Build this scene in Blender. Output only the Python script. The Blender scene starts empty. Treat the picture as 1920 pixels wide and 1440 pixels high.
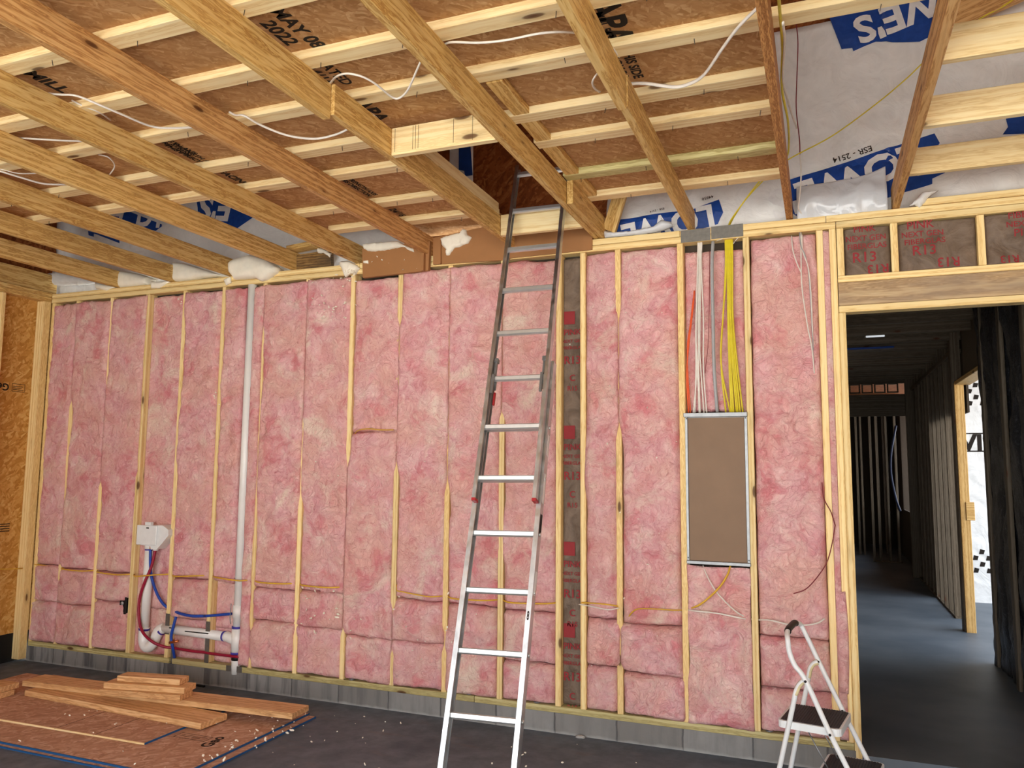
import bpy, bmesh, math, random
from mathutils import Vector, Matrix, noise
random.seed(7)
C = bpy.context.scene.collection
R = random.Random(11)

# ------------------------------------------------------------------ camera
CAM = Vector((6.49316, -4.95416, 1.69982))
YAW, PIT, ROL, FPX = -0.37495, 0.10677, 0.00834, 1472.31
cy, sy, cp, sp = math.cos(YAW), math.sin(YAW), math.cos(PIT), math.sin(PIT)
FW = Vector((sy*cp, cy*cp, sp))
R0 = Vector((cy, -sy, 0)); U0 = R0.cross(FW)
RT = R0*math.cos(ROL) + U0*math.sin(ROL)
UP = U0*math.cos(ROL) - R0*math.sin(ROL)
cd = bpy.data.cameras.new('camera'); cam = bpy.data.objects.new('camera', cd); C.objects.link(cam)
M3 = Matrix((RT, UP, -FW)).transposed()
cam.matrix_world = Matrix.Translation(CAM) @ M3.to_4x4()
cd.sensor_fit = 'HORIZONTAL'; cd.sensor_width = 36; cd.lens = FPX/1920*36
cd.clip_start = .05; cd.clip_end = 200
bpy.context.scene.camera = cam

# ------------------------------------------------------------------ world, light, exposure
sc = bpy.context.scene
sc.view_settings.view_transform = 'Standard'; sc.view_settings.look = 'None'
sc.view_settings.gamma = 1; sc.view_settings.use_curve_mapping = False
sc.view_settings.exposure = 2.2
W = bpy.data.worlds.new('world'); sc.world = W; W.use_nodes = True
wn = W.node_tree; bg = wn.nodes['Background']
tcw = wn.nodes.new('ShaderNodeTexCoord'); sx = wn.nodes.new('ShaderNodeSeparateXYZ'); rw = wn.nodes.new('ShaderNodeValToRGB')
mr = wn.nodes.new('ShaderNodeMapRange'); mr.inputs[1].default_value = -1; mr.inputs[2].default_value = 1
wn.links.new(tcw.outputs['Generated'], sx.inputs[0]); wn.links.new(sx.outputs[2], mr.inputs[0])
wn.links.new(mr.outputs[0], rw.inputs[0]); wn.links.new(rw.outputs[0], bg.inputs[0])
rw.color_ramp.elements[0].position = .0; rw.color_ramp.elements[0].color = (1.25, 1.2, 1.12, 1)     # sunlit pale driveway
rw.color_ramp.elements[1].position = 1; rw.color_ramp.elements[1].color = (.75, .9, 1.1, 1)
e = rw.color_ramp.elements.new(.49); e.color = (1.45, 1.42, 1.34, 1)
e = rw.color_ramp.elements.new(.51); e.color = (1.0, 1.0, 1.0, 1)
bg.inputs[1].default_value = 1.0

# ------------------------------------------------------------------ helpers
def ray(px, py):
    return (FW*FPX + RT*(px-960) - UP*(py-720)).normalized()
def at(px, py, ax, v):                       # real point where a sight line meets an axis plane
    d = ray(px, py); return CAM + d*((v-CAM[ax])/d[ax])
def wall(px, py, y=0.0): return at(px, py, 1, y)
def S(r, g, b):                              # sRGB 0-255 -> linear
    f = lambda c: ((c/255)/12.92 if c <= 10 else ((c/255+.055)/1.055)**2.4)
    return (f(r), f(g), f(b), 1)
def tag(o, label=None, cat=None, group=None, kind=None):
    if label: o['label'] = label
    if cat: o['category'] = cat
    if group: o['group'] = group
    if kind: o['kind'] = kind
    return o
def empty(name, loc, label, cat, group=None):
    o = bpy.data.objects.new(name, None); o.location = loc; o.empty_display_size = .1; C.objects.link(o)
    return tag(o, label, cat, group)
def link(name, me, mat, parent=None, loc=None, smooth=False):
    if isinstance(me, bmesh.types.BMesh):
        b = me; me = bpy.data.meshes.new(name); b.normal_update(); b.to_mesh(me); b.free()
    if mat: me.materials.append(mat)
    if smooth:
        me.polygons.foreach_set('use_smooth', [True]*len(me.polygons))
    o = bpy.data.objects.new(name, me); C.objects.link(o)
    if loc is not None: o.location = loc
    if parent: 
        o.parent = parent
        if loc is None: o.location = (0, 0, 0) if parent.parent else -Vector(parent.location)   # mesh given in world coordinates
    return o
def recentre(o):                              # put the origin of a world-space mesh at its own base centre
    me = o.data; xs = [v.co for v in me.vertices]
    c = Vector((sum(v.x for v in xs)/len(xs), sum(v.y for v in xs)/len(xs), min(v.z for v in xs)))
    me.transform(Matrix.Translation(-c)); o.location = o.location + c
    return o
def frame(p0, p1, up=(0, 0, 1)):
    p0 = Vector(p0); p1 = Vector(p1); X = (p1-p0).normalized(); u = Vector(up)
    if abs(X.dot(u)) > .95: u = Vector((0, -1, 0))
    Y = u.cross(X).normalized(); Z = X.cross(Y)
    return Matrix((X, Y, Z)).transposed().to_4x4(), (p1-p0).length
def box_bm(x0, x1, y0, y1, z0, z1, bev=.0, bm=None):
    b = bmesh.new()
    vs = [b.verts.new((x, y, z)) for x in (x0, x1) for y in (y0, y1) for z in (z0, z1)]
    for f in ((0,1,3,2),(4,6,7,5),(0,4,5,1),(2,3,7,6),(0,2,6,4),(1,5,7,3)): b.faces.new([vs[i] for i in f])
    if bev: bmesh.ops.bevel(b, geom=b.edges[:], offset=bev, segments=1, affect='EDGES', profile=.5)
    if bm is None: return b
    me = bpy.data.meshes.new('t'); b.to_mesh(me); b.free(); bm.from_mesh(me); bpy.data.meshes.remove(me); return bm
def beam(name, label, cat, p0, p1, w, h, mat, up=(0,0,1), group=None, parent=None, bev=.0025, kind=None):
    """a straight board from p0 to p1 (centre line); w across, h along up; local X runs along the grain"""
    m, L = frame(p0, p1, up)
    o = link(name, box_bm(0, L, -w/2, w/2, -h/2, h/2, bev), mat)
    m = Matrix.Translation(p0) @ m
    if parent: o.parent = parent; o.matrix_local = Matrix.Translation(-Vector(parent.location)) @ m
    else: o.matrix_world = m
    if cat or kind: tag(o, label, cat, group, kind)
    return o
def spline(pts, n=8):
    P = [Vector(p) for p in pts]
    if len(P) < 3: return P
    Q = [P[0]*2-P[1]] + P + [P[-1]*2-P[-2]]; out = []
    for i in range(1, len(Q)-2):
        a, b, c, d = Q[i-1:i+3]
        for k in range(n):
            t = k/n; out.append(.5*((2*b)+(c-a)*t+(2*a-5*b+4*c-d)*t*t+(3*b-a-3*c+d)*t**3))
    out.append(P[-1]); return out
def tube_bm(pts, r, seg=8, n=8, flat=1.0, bm=None, smooth_path=True, cap=True):
    b = bm or bmesh.new(); P = spline(pts, n) if smooth_path else [Vector(p) for p in pts]
    T = (P[1]-P[0]).normalized(); N = T.orthogonal().normalized(); prev = None; rings = []
    for i, p in enumerate(P):
        t = (P[min(i+1, len(P)-1)]-P[max(i-1, 0)])
        if t.length < 1e-9: t = T
        t.normalize(); N = (N - t*N.dot(t)).normalized(); Bn = t.cross(N)
        rr = r(i/(len(P)-1)) if callable(r) else r
        rings.append([b.verts.new(p + N*math.cos(a)*rr + Bn*math.sin(a)*rr*flat) for a in [2*math.pi*k/seg for k in range(seg)]])
    for q, s in zip(rings, rings[1:]):
        for k in range(seg): b.faces.new((q[k], q[(k+1)%seg], s[(k+1)%seg], s[k]))
    if cap: b.faces.new(rings[0][::-1]); b.faces.new(rings[-1])
    return b
def tube(name, label, cat, pts, r, mat, seg=8, n=8, flat=1.0, group=None, parent=None, smooth_path=True):
    o = link(name, tube_bm(pts, r, seg, n, flat, None, smooth_path), mat, parent, smooth=True)
    if not parent: recentre(o)
    if cat: tag(o, label, cat, group)
    return o
def nz(x, y, z, s=1.0): return noise.noise(Vector((x*s, y*s, z*s)))
def text_bm(body, size=1.0, bold=.0, space=1.0):
    cu = bpy.data.curves.new('t', 'FONT'); cu.body = body; cu.size = size; cu.align_x = 'CENTER'; cu.align_y = 'CENTER'
    cu.offset = bold; cu.space_character = space; cu.resolution_u = 3
    o = bpy.data.objects.new('t', cu); C.objects.link(o); dg = bpy.context.evaluated_depsgraph_get(); dg.update()
    me = bpy.data.meshes.new_from_object(o.evaluated_get(dg)); b = bmesh.new(); b.from_mesh(me)
    bpy.data.objects.remove(o); bpy.data.curves.remove(cu); bpy.data.meshes.remove(me)
    return b
def printed(name, b, o, u, v, mat, parent, off=.0015, fn=None, sub=0, label=None):
    """print 2D shape b (XY) at origin o along axes u, v on a flat face (or on surface fn)"""
    o = Vector(o); u = Vector(u); v = Vector(v); nrm = u.normalized().cross(v.normalized())
    bmesh.ops.triangulate(b, faces=b.faces[:])
    for _ in range(sub):
        es = [e for e in b.edges if (u*(e.verts[0].co-e.verts[1].co).x + v*(e.verts[0].co-e.verts[1].co).y).length > .05]
        if not es: break
        bmesh.ops.subdivide_edges(b, edges=es, cuts=1); bmesh.ops.triangulate(b, faces=b.faces[:])
    for q in b.verts:
        p = o + u*q.co.x + v*q.co.y + nrm*off
        q.co = fn(p) if fn else p
    ob = link(name, b, mat, parent)
    if parent:
        bpy.context.view_layer.update()
        ob.location = (0, 0, 0); ob.matrix_parent_inverse = parent.matrix_world.inverted()
    if label: ob['label'] = label
    return ob
def poly_bm(pts):
    b = bmesh.new(); b.faces.new([b.verts.new((p[0], p[1], 0)) for p in pts]); return b
def lerp(tab, z):
    if z <= tab[0][0]: return tab[0][1]
    for (a, va), (b, vb) in zip(tab, tab[1:]):
        if z <= b: return va + (vb-va)*(z-a)/(b-a)
    return tab[-1][1]

# ------------------------------------------------------------------ materials
class NB:
    def __init__(s, name, rough=.7, metal=0, spec=.3):
        s.m = bpy.data.materials.new(name); s.m.use_nodes = True; s.t = s.m.node_tree
        s.b = s.t.nodes['Principled BSDF']; s.b.inputs['Roughness'].default_value = rough
        s.b.inputs['Metallic'].default_value = metal; s.b.inputs['Specular IOR Level'].default_value = spec
    def set(s, n, i, v):
        if isinstance(v, bpy.types.NodeSocket): s.t.links.new(v, n.inputs[i])
        else:
            q = n.inputs[i].default_value
            n.inputs[i].default_value = (v if not (hasattr(q, '__len__') and not hasattr(v, '__len__')) else [v]*len(q))
    def n(s, typ, ins=None, **at):
        n = s.t.nodes.new('ShaderNode'+typ)
        for k, v in at.items(): setattr(n, k, v)
        for k, v in (ins or {}).items(): s.set(n, k, v)
        return n
    def obj(s): return s.n('TexCoord').outputs['Object']
    def rnd(s): return s.n('ObjectInfo').outputs['Random']
    def mth(s, op, a, b=0.0): return s.n('Math', {0: a, 1: b}, operation=op).outputs[0]
    def vm(s, op, a, b): return s.n('VectorMath', {0: a, 1: b}, operation=op).outputs[0]
    def noise(s, v, sc, det=3, rough=.55, dist=0, out='Fac'):
        return s.n('TexNoise', {'Vector': v, 'Scale': sc, 'Detail': det, 'Roughness': rough, 'Distortion': dist}).outputs[out]
    def ramp(s, f, *stops, interp='LINEAR'):
        r = s.n('ValToRGB', {0: f}); cr = r.color_ramp; cr.interpolation = interp
        while len(cr.elements) < len(stops): cr.elements.new(.5)
        for e, (p, c) in zip(cr.elements, stops):
            e.position = p; e.color = c if hasattr(c, '__len__') else (c, c, c, 1)
        return r.outputs[0]
    def mix(s, f, a, b, blend='MIX'):
        n = s.n('Mix', None, data_type='RGBA', blend_type=blend)
        s.set(n, 0, f); s.set(n, 6, a); s.set(n, 7, b); return n.outputs[2]
    def base(s, c): s.set(s.b, 'Base Color', c); return s
    def bump(s, h, st=.3, d=.005):
        n = s.n('Bump', {'Height': h, 'Strength': st, 'Distance': d}); s.set(s.b, 'Normal', n.outputs[0]); return s
def plain(name, c, rough=.6, metal=0, spec=.3, var=.06, sc=25):
    k = NB(name, rough, metal, spec); n = k.noise(k.obj(), sc, 3)
    k.base(k.mix(k.ramp(n, (.35, 0), (.7, 1)), tuple(x*(1-var) for x in c[:3])+(1,), tuple(min(1, x*(1+var)) for x in c[:3])+(1,))); return k.m
def wood(name, light, mid, dark, ring=20, knot=.09, rough=.55, var=.16, dist=5.0, grey=None, lo=.45, hi=.95, ry=.05):
    k = NB(name, rough, spec=.25); o = k.obj(); r = k.rnd()
    r2 = k.mth('FRACT', k.mth('MULTIPLY', r, 37.7)); r3 = k.mth('FRACT', k.mth('MULTIPLY', r, 91.3))
    off = k.n('CombineXYZ', {0: k.mth('MULTIPLY', r, 23.0), 1: k.mth('SUBTRACT', k.mth('MULTIPLY', r2, ry*3), ry*2), 2: k.mth('SUBTRACT', k.mth('MULTIPLY', r3, .16), .08)}).outputs[0]
    v = k.vm('ADD', k.vm('MULTIPLY', o, (.10, 1, 1)), off)
    w = k.n('TexWave', {'Vector': v, 'Scale': ring, 'Distortion': dist, 'Detail': 2.5, 'Detail Scale': 7.0, 'Detail Roughness': .5}, wave_type='RINGS', rings_direction='X', wave_profile='SIN').outputs['Fac']
    fine = k.noise(k.vm('ADD', k.vm('MULTIPLY', o, (3, 130, 130)), off), 1.0, 2)
    tone = k.noise(k.vm('ADD', k.vm('MULTIPLY', o, (.8, 5, 5)), off), 1.0, 2)
    c = k.ramp(w, (0, light), (lo, mid), (hi, dark), (1, mid))
    c = k.mix(k.ramp(fine, (.45, 0), (.8, .45)), c, dark)
    c = k.mix(k.ramp(tone, (.35, 0), (.75, .5)), c, mid)
    kn = k.n('TexVoronoi', {'Vector': k.vm('ADD', k.vm('MULTIPLY', o, (2.4, 7.5, 7.5)), k.vm('MULTIPLY', off, (1, 30, 30))), 'Scale': 1.0}, feature='F1').outputs['Distance']
    c = k.mix(k.ramp(kn, (0, 1), (knot*.75, .85), (knot, .25), (knot*2.2, 0)), c, S(84, 46, 22))
    if grey is not None:
        g = k.noise(k.vm('ADD', k.vm('MULTIPLY', o, (1.5, 9, 9)), off), 1.0, 4)
        c = k.mix(k.ramp(g, (.42, 0), (.66, .75)), c, grey)
    br = k.mth('ADD', k.mth('MULTIPLY', r2, var*2), 1-var)
    c = k.mix(1.0, c, k.n('CombineColor', {0: br, 1: br, 2: br}).outputs[0], 'MULTIPLY')
    k.base(c); k.bump(fine, .12, .002); return k.m
def osb(name, a, b, c3, d, scale=1.0):
    k = NB(name, .75, spec=.15); o = k.obj(); warp = k.vm('ADD', o, k.vm('MULTIPLY', k.vm('SUBTRACT', k.noise(o, 5*scale, 2, out='Color'), (.5,.5,.5)), (.05,.05,.05)))
    cols = []
    for i, ang in enumerate((.25, 1.25, -.7, 2.2)):
        mp = k.n('Mapping', {'Vector': warp, 'Rotation': (0, 0, ang), 'Location': (i*3.1, i*1.7, 0)}).outputs[0]
        vo = k.n('TexVoronoi', {'Vector': k.vm('MULTIPLY', mp, (11*scale, 48*scale, 20*scale)), 'Scale': 1.0, 'Randomness': 1.0}, feature='F1')
        cols.append(vo.outputs['Color'])
    f = []
    for q in cols: f.append(k.n('SeparateColor', {0: q}).outputs[0])
    sel = k.noise(warp, 14*scale, 2); m1 = k.mix(k.ramp(sel, (.40, 0), (.46, 1)), cols[0], cols[1]); sel2 = k.noise(k.vm('ADD', warp, (5, 5, 5)), 12*scale, 2)
    m2 = k.mix(k.ramp(sel2, (.44, 0), (.50, 1)), m1, cols[2]); sel3 = k.noise(k.vm('ADD', warp, (9, 2, 1)), 16*scale, 2)
    m3 = k.mix(k.ramp(sel3, (.52, 0), (.58, 1)), m2, cols[3])
    fr = k.n('SeparateColor', {0: m3}).outputs[0]
    col = k.ramp(fr, (0, a), (.4, b), (.75, c3), (1, d))
    st = k.noise(k.vm('MULTIPLY', warp, (30, 110, 60)), 1.0, 3)
    col = k.mix(k.ramp(st, (.4, 0), (.75, .35)), col, a)
    big = k.noise(o, 1.3, 3); col = k.mix(k.ramp(big, (.35, 0), (.75, .35)), col, b)
    k.base(col); k.bump(fr, .25, .003); return k.m

JOIST = wood('joist_pine', S(232,200,134), S(222,184,112), S(172,122,60), ring=10, dist=7, knot=.07, var=.08)
JOIST_R = wood('joist_pine_reddish', S(226,184,126), S(212,164,104), S(158,106,58), ring=11, dist=6, knot=.085, var=.05)
STUD = wood('stud_spruce', S(252,230,172), S(244,216,152), S(220,182,116), ring=14, dist=3, knot=.10, var=.10, lo=.6)
STRIP = wood('strip_spruce', S(252,233,184), S(247,222,166), S(228,196,138), ring=13, dist=3, knot=.12, var=.08, lo=.6)
STRIP_G = wood('strip_treated', S(226,218,160), S(210,200,138), S(170,154,96), ring=13, dist=4, knot=.10, var=.05)
PLATE = wood('sole_treated', S(208,198,146), S(190,178,122), S(152,136,86), ring=13, dist=4, knot=.10, var=.08)
HEADER = wood('header_weathered', S(214,188,146), S(198,168,126), S(160,130,94), ring=10, dist=5, knot=.08, grey=S(150,132,114), var=.05)
BOARD = wood('board_pine', S(238,198,146), S(224,178,124), S(190,140,92), ring=10, dist=5, knot=.05, var=.08)
BLOCK = wood('block_mouldy', S(170,136,84), S(140,106,62), S(84,62,38), ring=16, dist=5, knot=.1, grey=S(70,62,52), var=.05)
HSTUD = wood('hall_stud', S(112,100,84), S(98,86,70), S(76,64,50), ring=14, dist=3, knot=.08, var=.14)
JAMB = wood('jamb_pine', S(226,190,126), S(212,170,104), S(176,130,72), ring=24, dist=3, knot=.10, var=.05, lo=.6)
OSB_D = osb('osb_deck', S(164,118,72), S(182,136,88), S(194,150,102), S(212,172,124), 1.35)
OSB_W = osb('osb_wall', S(170,116,50), S(196,142,70), S(216,166,94), S(228,188,120))
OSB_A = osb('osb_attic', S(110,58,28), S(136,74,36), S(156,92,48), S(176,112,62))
OSB_F = osb('osb_floor_sheet', S(166,126,102), S(190,148,122), S(208,168,142), S(226,194,172))

def pink_mat(name, shift=0.0):
    k = NB(name, 1.0, spec=.05); o = k.obj(); r = k.rnd()
    v = k.vm('ADD', o, k.n('CombineXYZ', {0: k.mth('MULTIPLY', r, 31.0), 1: k.mth('MULTIPLY', r, 17.0), 2: k.mth('MULTIPLY', r, 57.0)}).outputs[0])
    v2 = k.vm('ADD', v, k.vm('MULTIPLY', k.vm('SUBTRACT', k.noise(v, 5.5, 3, out='Color'), (.5,.5,.5)), (.22,.22,.22)))
    big = k.noise(v, 3.2, 3); md = k.noise(v2, 9, 5, .62, .6); fib = k.noise(v2, 38, 5, .7, 1.2)
    c = k.ramp(md, (.28, S(220,148,150)), (.42, S(235,174,178)), (.57, S(243,196,194)), (.74, S(250,220,212)))
    c = k.mix(k.ramp(big, (.40, 0), (.62, .6)), c, S(236,186,168))
    c = k.mix(k.ramp(k.noise(k.vm('ADD', v2, (4,4,4)), 4.5, 4, .6), (.54, 0), (.68, .75)), c, S(224,130,136))
    c = k.mix(k.ramp(k.noise(k.vm('ADD', v, (7,1,3)), 3.0, 4, .6, .8), (.56, 0), (.70, .8)), c, S(246,226,208))
    c = k.mix(k.ramp(fib, (.32, .6), (.48, 0)), c, S(208,130,128))
    c = k.mix(k.ramp(fib, (.56, 0), (.75, .6)), c, S(254,222,214))
    for q_, sc_, w_, am in (((1,8,2), 4.0, .010, .38), ((3,2,9), 11.0, .010, .16)):
        vs = k.vm('MULTIPLY', k.vm('ADD', v2, q_), (.8, 1, 1.5)); ve = k.mth('ABSOLUTE', k.mth('SUBTRACT', k.noise(vs, sc_, 2, .5, .8), .5)); gate = k.noise(k.vm('ADD', v, q_), 5.0, 2)
        c = k.mix(k.mth('MULTIPLY', k.ramp(ve, (0, am), (w_, 0)), k.ramp(gate, (.45, 0), (.6, 1))), c, S(188,100,104))  # thin dark lines paint wrinkle shade into the pink
    k.base(c); h = k.mth('ADD', k.mth('MULTIPLY', md, 1.4), fib); k.bump(h, .9, .014)
    return k.m
PINK = pink_mat('pink_fiberglass')
kk = NB('kraft_paper', .55, spec=.25); o_ = kk.obj(); f1 = kk.noise(o_, 7, 4, .6, .8); f2 = kk.noise(o_, 40, 3)
kk.base(kk.mix(kk.ramp(f1, (.35, 0), (.7, 1)), S(100,84,70), S(138,120,104))); kk.bump(kk.mth('ADD', f1, kk.mth('MULTIPLY', f2, .2)), .8, .02); KRAFT = kk.m
REDINK = plain('red_ink', S(150,50,54), .7); BLACKINK = plain('black_ink', S(34,26,20), .8)
kk = NB('house_wrap_white', .45, spec=.3); o_ = kk.obj(); f1 = kk.noise(o_, 6, 4, .6, 1.5)
f2 = kk.n('TexWave', {'Vector': o_, 'Scale': 2.2, 'Distortion': 9, 'Detail': 3, 'Detail Scale': 1.2}, wave_type='BANDS', bands_direction='DIAGONAL').outputs['Fac']
kk.base(kk.mix(kk.ramp(f1, (.3, 0), (.7, 1)), S(226,226,224), S(240,240,238))); kk.bump(kk.mth('ADD', f1, kk.mth('MULTIPLY', f2, .5)), .45, .02); WRAP = kk.m
BLUEINK = plain('blue_print', S(28,70,150), .5, var=.15)
WHITEINK = plain('white_print', S(232,232,232), .5)
FOAM = plain('spray_foam', S(248,242,224), .8, var=.03)
BROWN = plain('brown_board', S(164,116,72), .6, var=.06, sc=6)
CARD = plain('brown_cover', S(134,106,80), .5, var=.05, sc=5)
STEEL = plain('galvanized_steel', S(140,142,143), .4, .7, .5, .10, 30)
NAILP = plain('dark_galvanized_plate', S(124,122,116), .5, .6, .4, .12, 40)
PVC = plain('white_pvc', S(242,242,238), .3, 0, .5, .03, 8)
PRIMER = plain('purple_primer', S(70,62,160), .5)
REDT = plain('red_pex', S(152,30,58), .35); BLUET = plain('blue_pex', S(40,76,170), .35)
COPPER = plain('copper', S(206,120,70), .35, .8)
WHITEC = plain('white_cable', S(232,226,216), .45); YELC = plain('yellow_cable', S(222,204,52), .45)
YELD = plain('dusty_yellow_cable', S(224,178,62), .5); ORC = plain('orange_cable', S(232,96,50), .45)
GREYC = plain('grey_cable', S(168,170,172), .4); REDC = plain('dark_red_cable', S(124,40,46), .5)
BLACKP = plain('black_plastic', S(22,22,24), .5); REDP = plain('red_plastic', S(170,44,48), .5)
WHITEP = plain('white_paint', S(236,240,240), .3, 0, .5, .03); RUST = plain('yellowed_paint', S(218,204,158), .5, var=.12)
MATB = plain('ribbed_black_rubber', S(46,42,46), .6, var=.15)
BLUEEDGE = plain('blue_edge_seal', S(28,86,140), .6)
kk = NB('aluminium', .32, 1.0, .5); o_ = kk.obj(); n_ = kk.noise(kk.vm('MULTIPLY', o_, (60, 60, 3)), 1.0, 3); n2 = kk.noise(o_, 9, 4)
kk.base(kk.mix(kk.ramp(n2, (.4, 0), (.7, 1)), S(190,194,196), S(222,226,228)))
kk.set(kk.b, 'Roughness', kk.ramp(n_, (.3, .28), (.7, .5))); ALU = kk.m
kk = NB('bright_aluminium', .38, .85, .5); o_ = kk.obj(); kk.base(kk.mix(kk.noise(o_, 30, 3), S(232,236,236), S(214,216,214))); ALUB = kk.m
kk = NB('concrete_floor', .62, spec=.35); o_ = kk.obj(); a_ = kk.noise(o_, 1.1, 5, .6, .7); b_ = kk.noise(o_, 7, 5, .65); c_ = kk.noise(o_, 60, 3)
col = kk.mix(kk.ramp(a_, (.35, 0), (.68, 1)), S(84,96,108), S(108,119,130)); col = kk.mix(kk.ramp(b_, (.4, 0), (.75, .6)), col, S(74,84,95))
col = kk.mix(kk.ramp(kk.noise(kk.vm('MULTIPLY', o_, (1, 4, 1)), 2.2, 4), (.6, 0), (.74, .25)), col, S(120,96,88))
kk.base(col); kk.bump(kk.mth('ADD', b_, kk.mth('MULTIPLY', c_, .4)), .15, .004); kk.set(kk.b, 'Roughness', kk.ramp(b_, (.3, .45), (.7, .75))); CONC = kk.m
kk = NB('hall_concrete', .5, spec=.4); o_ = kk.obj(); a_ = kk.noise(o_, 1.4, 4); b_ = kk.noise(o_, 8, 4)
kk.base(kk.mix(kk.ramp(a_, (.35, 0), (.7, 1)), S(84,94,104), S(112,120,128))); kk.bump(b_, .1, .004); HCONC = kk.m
kk = NB('block_curb', .85, spec=.15); o_ = kk.obj(); xx = kk.n('SeparateXYZ', {0: o_}).outputs[0]
fx = kk.mth('ABSOLUTE', kk.mth('SUBTRACT', kk.mth('FRACT', kk.mth('DIVIDE', kk.mth('ADD', xx, kk.mth('MULTIPLY', kk.noise(o_, 14, 2), .012)), .405)), .5)); mort = kk.ramp(fx, (.484, 0), (.492, 1))
idx = kk.mth('FRACT', kk.mth('MULTIPLY', kk.mth('FLOOR', kk.mth('DIVIDE', kk.mth('ADD', xx, .006), .405)), .37))
nn = kk.noise(o_, 10, 5, .65); st = kk.noise(kk.vm('MULTIPLY', o_, (11, 11, 1.2)), 1.0, 4, .6); lft = kk.ramp(kk.mth('DIVIDE', xx, 6.6), (.3, 1), (.62, .25))
cc = kk.mix(idx, S(150,150,148), S(124,122,118)); cc = kk.mix(kk.ramp(nn, (.35, 0), (.75, .5)), cc, S(126,126,124))
cc = kk.mix(kk.mth('MULTIPLY', kk.ramp(st, (.47, 0), (.6, .85)), lft), cc, S(84,84,86)); cc = kk.mix(mort, cc, S(96,96,96))
zz_ = kk.n('SeparateXYZ', {0: o_}).outputs[2]; cc = kk.mix(kk.ramp(kk.mth('ADD', zz_, kk.mth('MULTIPLY', kk.noise(o_, 9, 3), .04)), (.045, .7), (.062, 0)), cc, S(170,172,170))
kk.base(cc); kk.bump(kk.mth('ADD', nn, kk.mth('MULTIPLY', mort, -1.5)), .5, .006); CURB = kk.m
kk = NB('black_felt', .35, spec=.5); o_ = kk.obj(); a_ = kk.noise(kk.vm('MULTIPLY', o_, (4, 4, 1)), 2.0, 5, .65, 1.0); b_ = kk.noise(o_, 45, 4, .7)
kk.base(kk.mix(kk.ramp(b_, (.55, 0), (.72, 1)), S(30,30,34), S(96,98,104))); kk.bump(kk.mth('ADD', a_, kk.mth('MULTIPLY', b_, .25)), .8, .03); FELT = kk.m
kk = NB('clear_plastic', .12, spec=.6); o_ = kk.obj(); a_ = kk.noise(o_, 6, 3, .5, 1.2)
kk.base(S(232,236,240)); kk.set(kk.b, 'Alpha', .80); kk.bump(a_, .55, .03); PLAST = kk.m
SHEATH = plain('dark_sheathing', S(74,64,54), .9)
TSTRIP = plain('dark_tar_band', S(18,18,20), .6)
# ------------------------------------------------------------------ the setting
ST = .4064                        # stud spacing
ZF, ZS0, ZS1, ZT, ZT2 = .025, .150, .190, 3.140, 3.228
ZJ0, ZJ1, ZST = 3.230, 3.370, 3.408
JX = {1: .855, 2: 1.465, 3: 2.075, 4: 2.685, 5: 3.275, 6: 3.885, 7: 4.535, 8: 5.137, 9: 5.752, 10: 6.355, 11: 6.945}
def slab(name, x0, x1, y0, y1, z0, z1, mat, kind='structure', local=None):
    o = link(name, box_bm(x0, x1, y0, y1, z0, z1), mat); return tag(o, kind=kind)
slab('floor', -.3, 10.5, -6.6, .02, -.1, ZF, CONC)
slab('floor_hall', 5.5, 9.2, .02, 14.2, -.1, .125, HCONC)
curb = slab('trim_block_curb', .08, 6.62, 0, .1, ZF-.05, ZS0, CURB)
sheet_back = slab('wall_back', .0, 6.56, .10, .115, ZS0, 3.23, SHEATH)
# left wall sheathing: upper sheets, a lower sheet, a dark band at its foot
def osb_sheet_yz(name, x, y0, y1, z0, z1, t=.011):
    o = link(name, box_bm(0, y1-y0, 0, z1-z0, -t, 0), OSB_W)
    o.matrix_world = Matrix(((0, 0, 1, x), (1, 0, 0, y0), (0, 1, 0, z0), (0, 0, 0, 1))); return tag(o, kind='structure')
wl = osb_sheet_yz('wall_left', -.012, -6.5, .12, 1.985, 3.24)
wl2 = osb_sheet_yz('wall_left_lower', -.012, -6.5, .12, .26, 1.984)
slab('trim_foundation_band', -.05, -.004, -6.5, .12, ZF, .26, TSTRIP)
slab('sky_block_left', -.06, -.026, -6.6, .35, -.1, 3.24, SHEATH)  # sheet added behind the boards so no sky leaks through
printed('printed_lettering', text_bm('Geo', .085, .002), (-.012, -.345, 2.36), (0, -1, 0), (0, 0, -1), BLACKINK, wl)
b = bmesh.new()
for a in ((-.06,.06,-.035,-.031),(-.06,.06,.031,.035),(-.06,-.056,-.035,.035),(.056,.06,-.035,.035),(-.05,.04,.008,.013),(-.05,.03,-.006,-.001),(-.05,.045,-.02,-.015)):
    b.faces.new([b.verts.new(p) for p in ((a[0],a[2],0),(a[1],a[2],0),(a[1],a[3],0),(a[0],a[3],0))])
printed('printed_stamp', b, (-.012, -.185, 2.36), (0, 1, 0), (0, 0, 1), BLACKINK, wl)
for i, zz in enumerate((1.19, 1.17, 1.15, 1.13)):
    printed('printed_stamp', poly_bm([(-.05,-.004),(.05,-.004),(.05,.004),(-.05,.004)]), (-.012, -.22, zz), (0, 1, 0), (0, 0, 1), BLACKINK, wl2)

# ceiling deck (OSB over the strips); its far edge steps back towards the left
def deck(name, x0, x1, y0, y1):
    o = link(name, box_bm(0, x1-x0, 0, y1-y0, 0, .012), OSB_D); o.location = (x0, y0, ZST); return tag(o, kind='structure')
cd_ = deck('ceiling', -.1, 6.37, -6.5, -1.53)
deck('ceiling.001', -.1, 2.95, -1.527, -1.1); deck('ceiling.002', 2.952, 3.60, -1.527, -.30)
deck('ceiling.003', 3.602, 4.515, -1.527, .12); deck('ceiling.004', 5.16, 6.37, -1.527, -.27)
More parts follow.
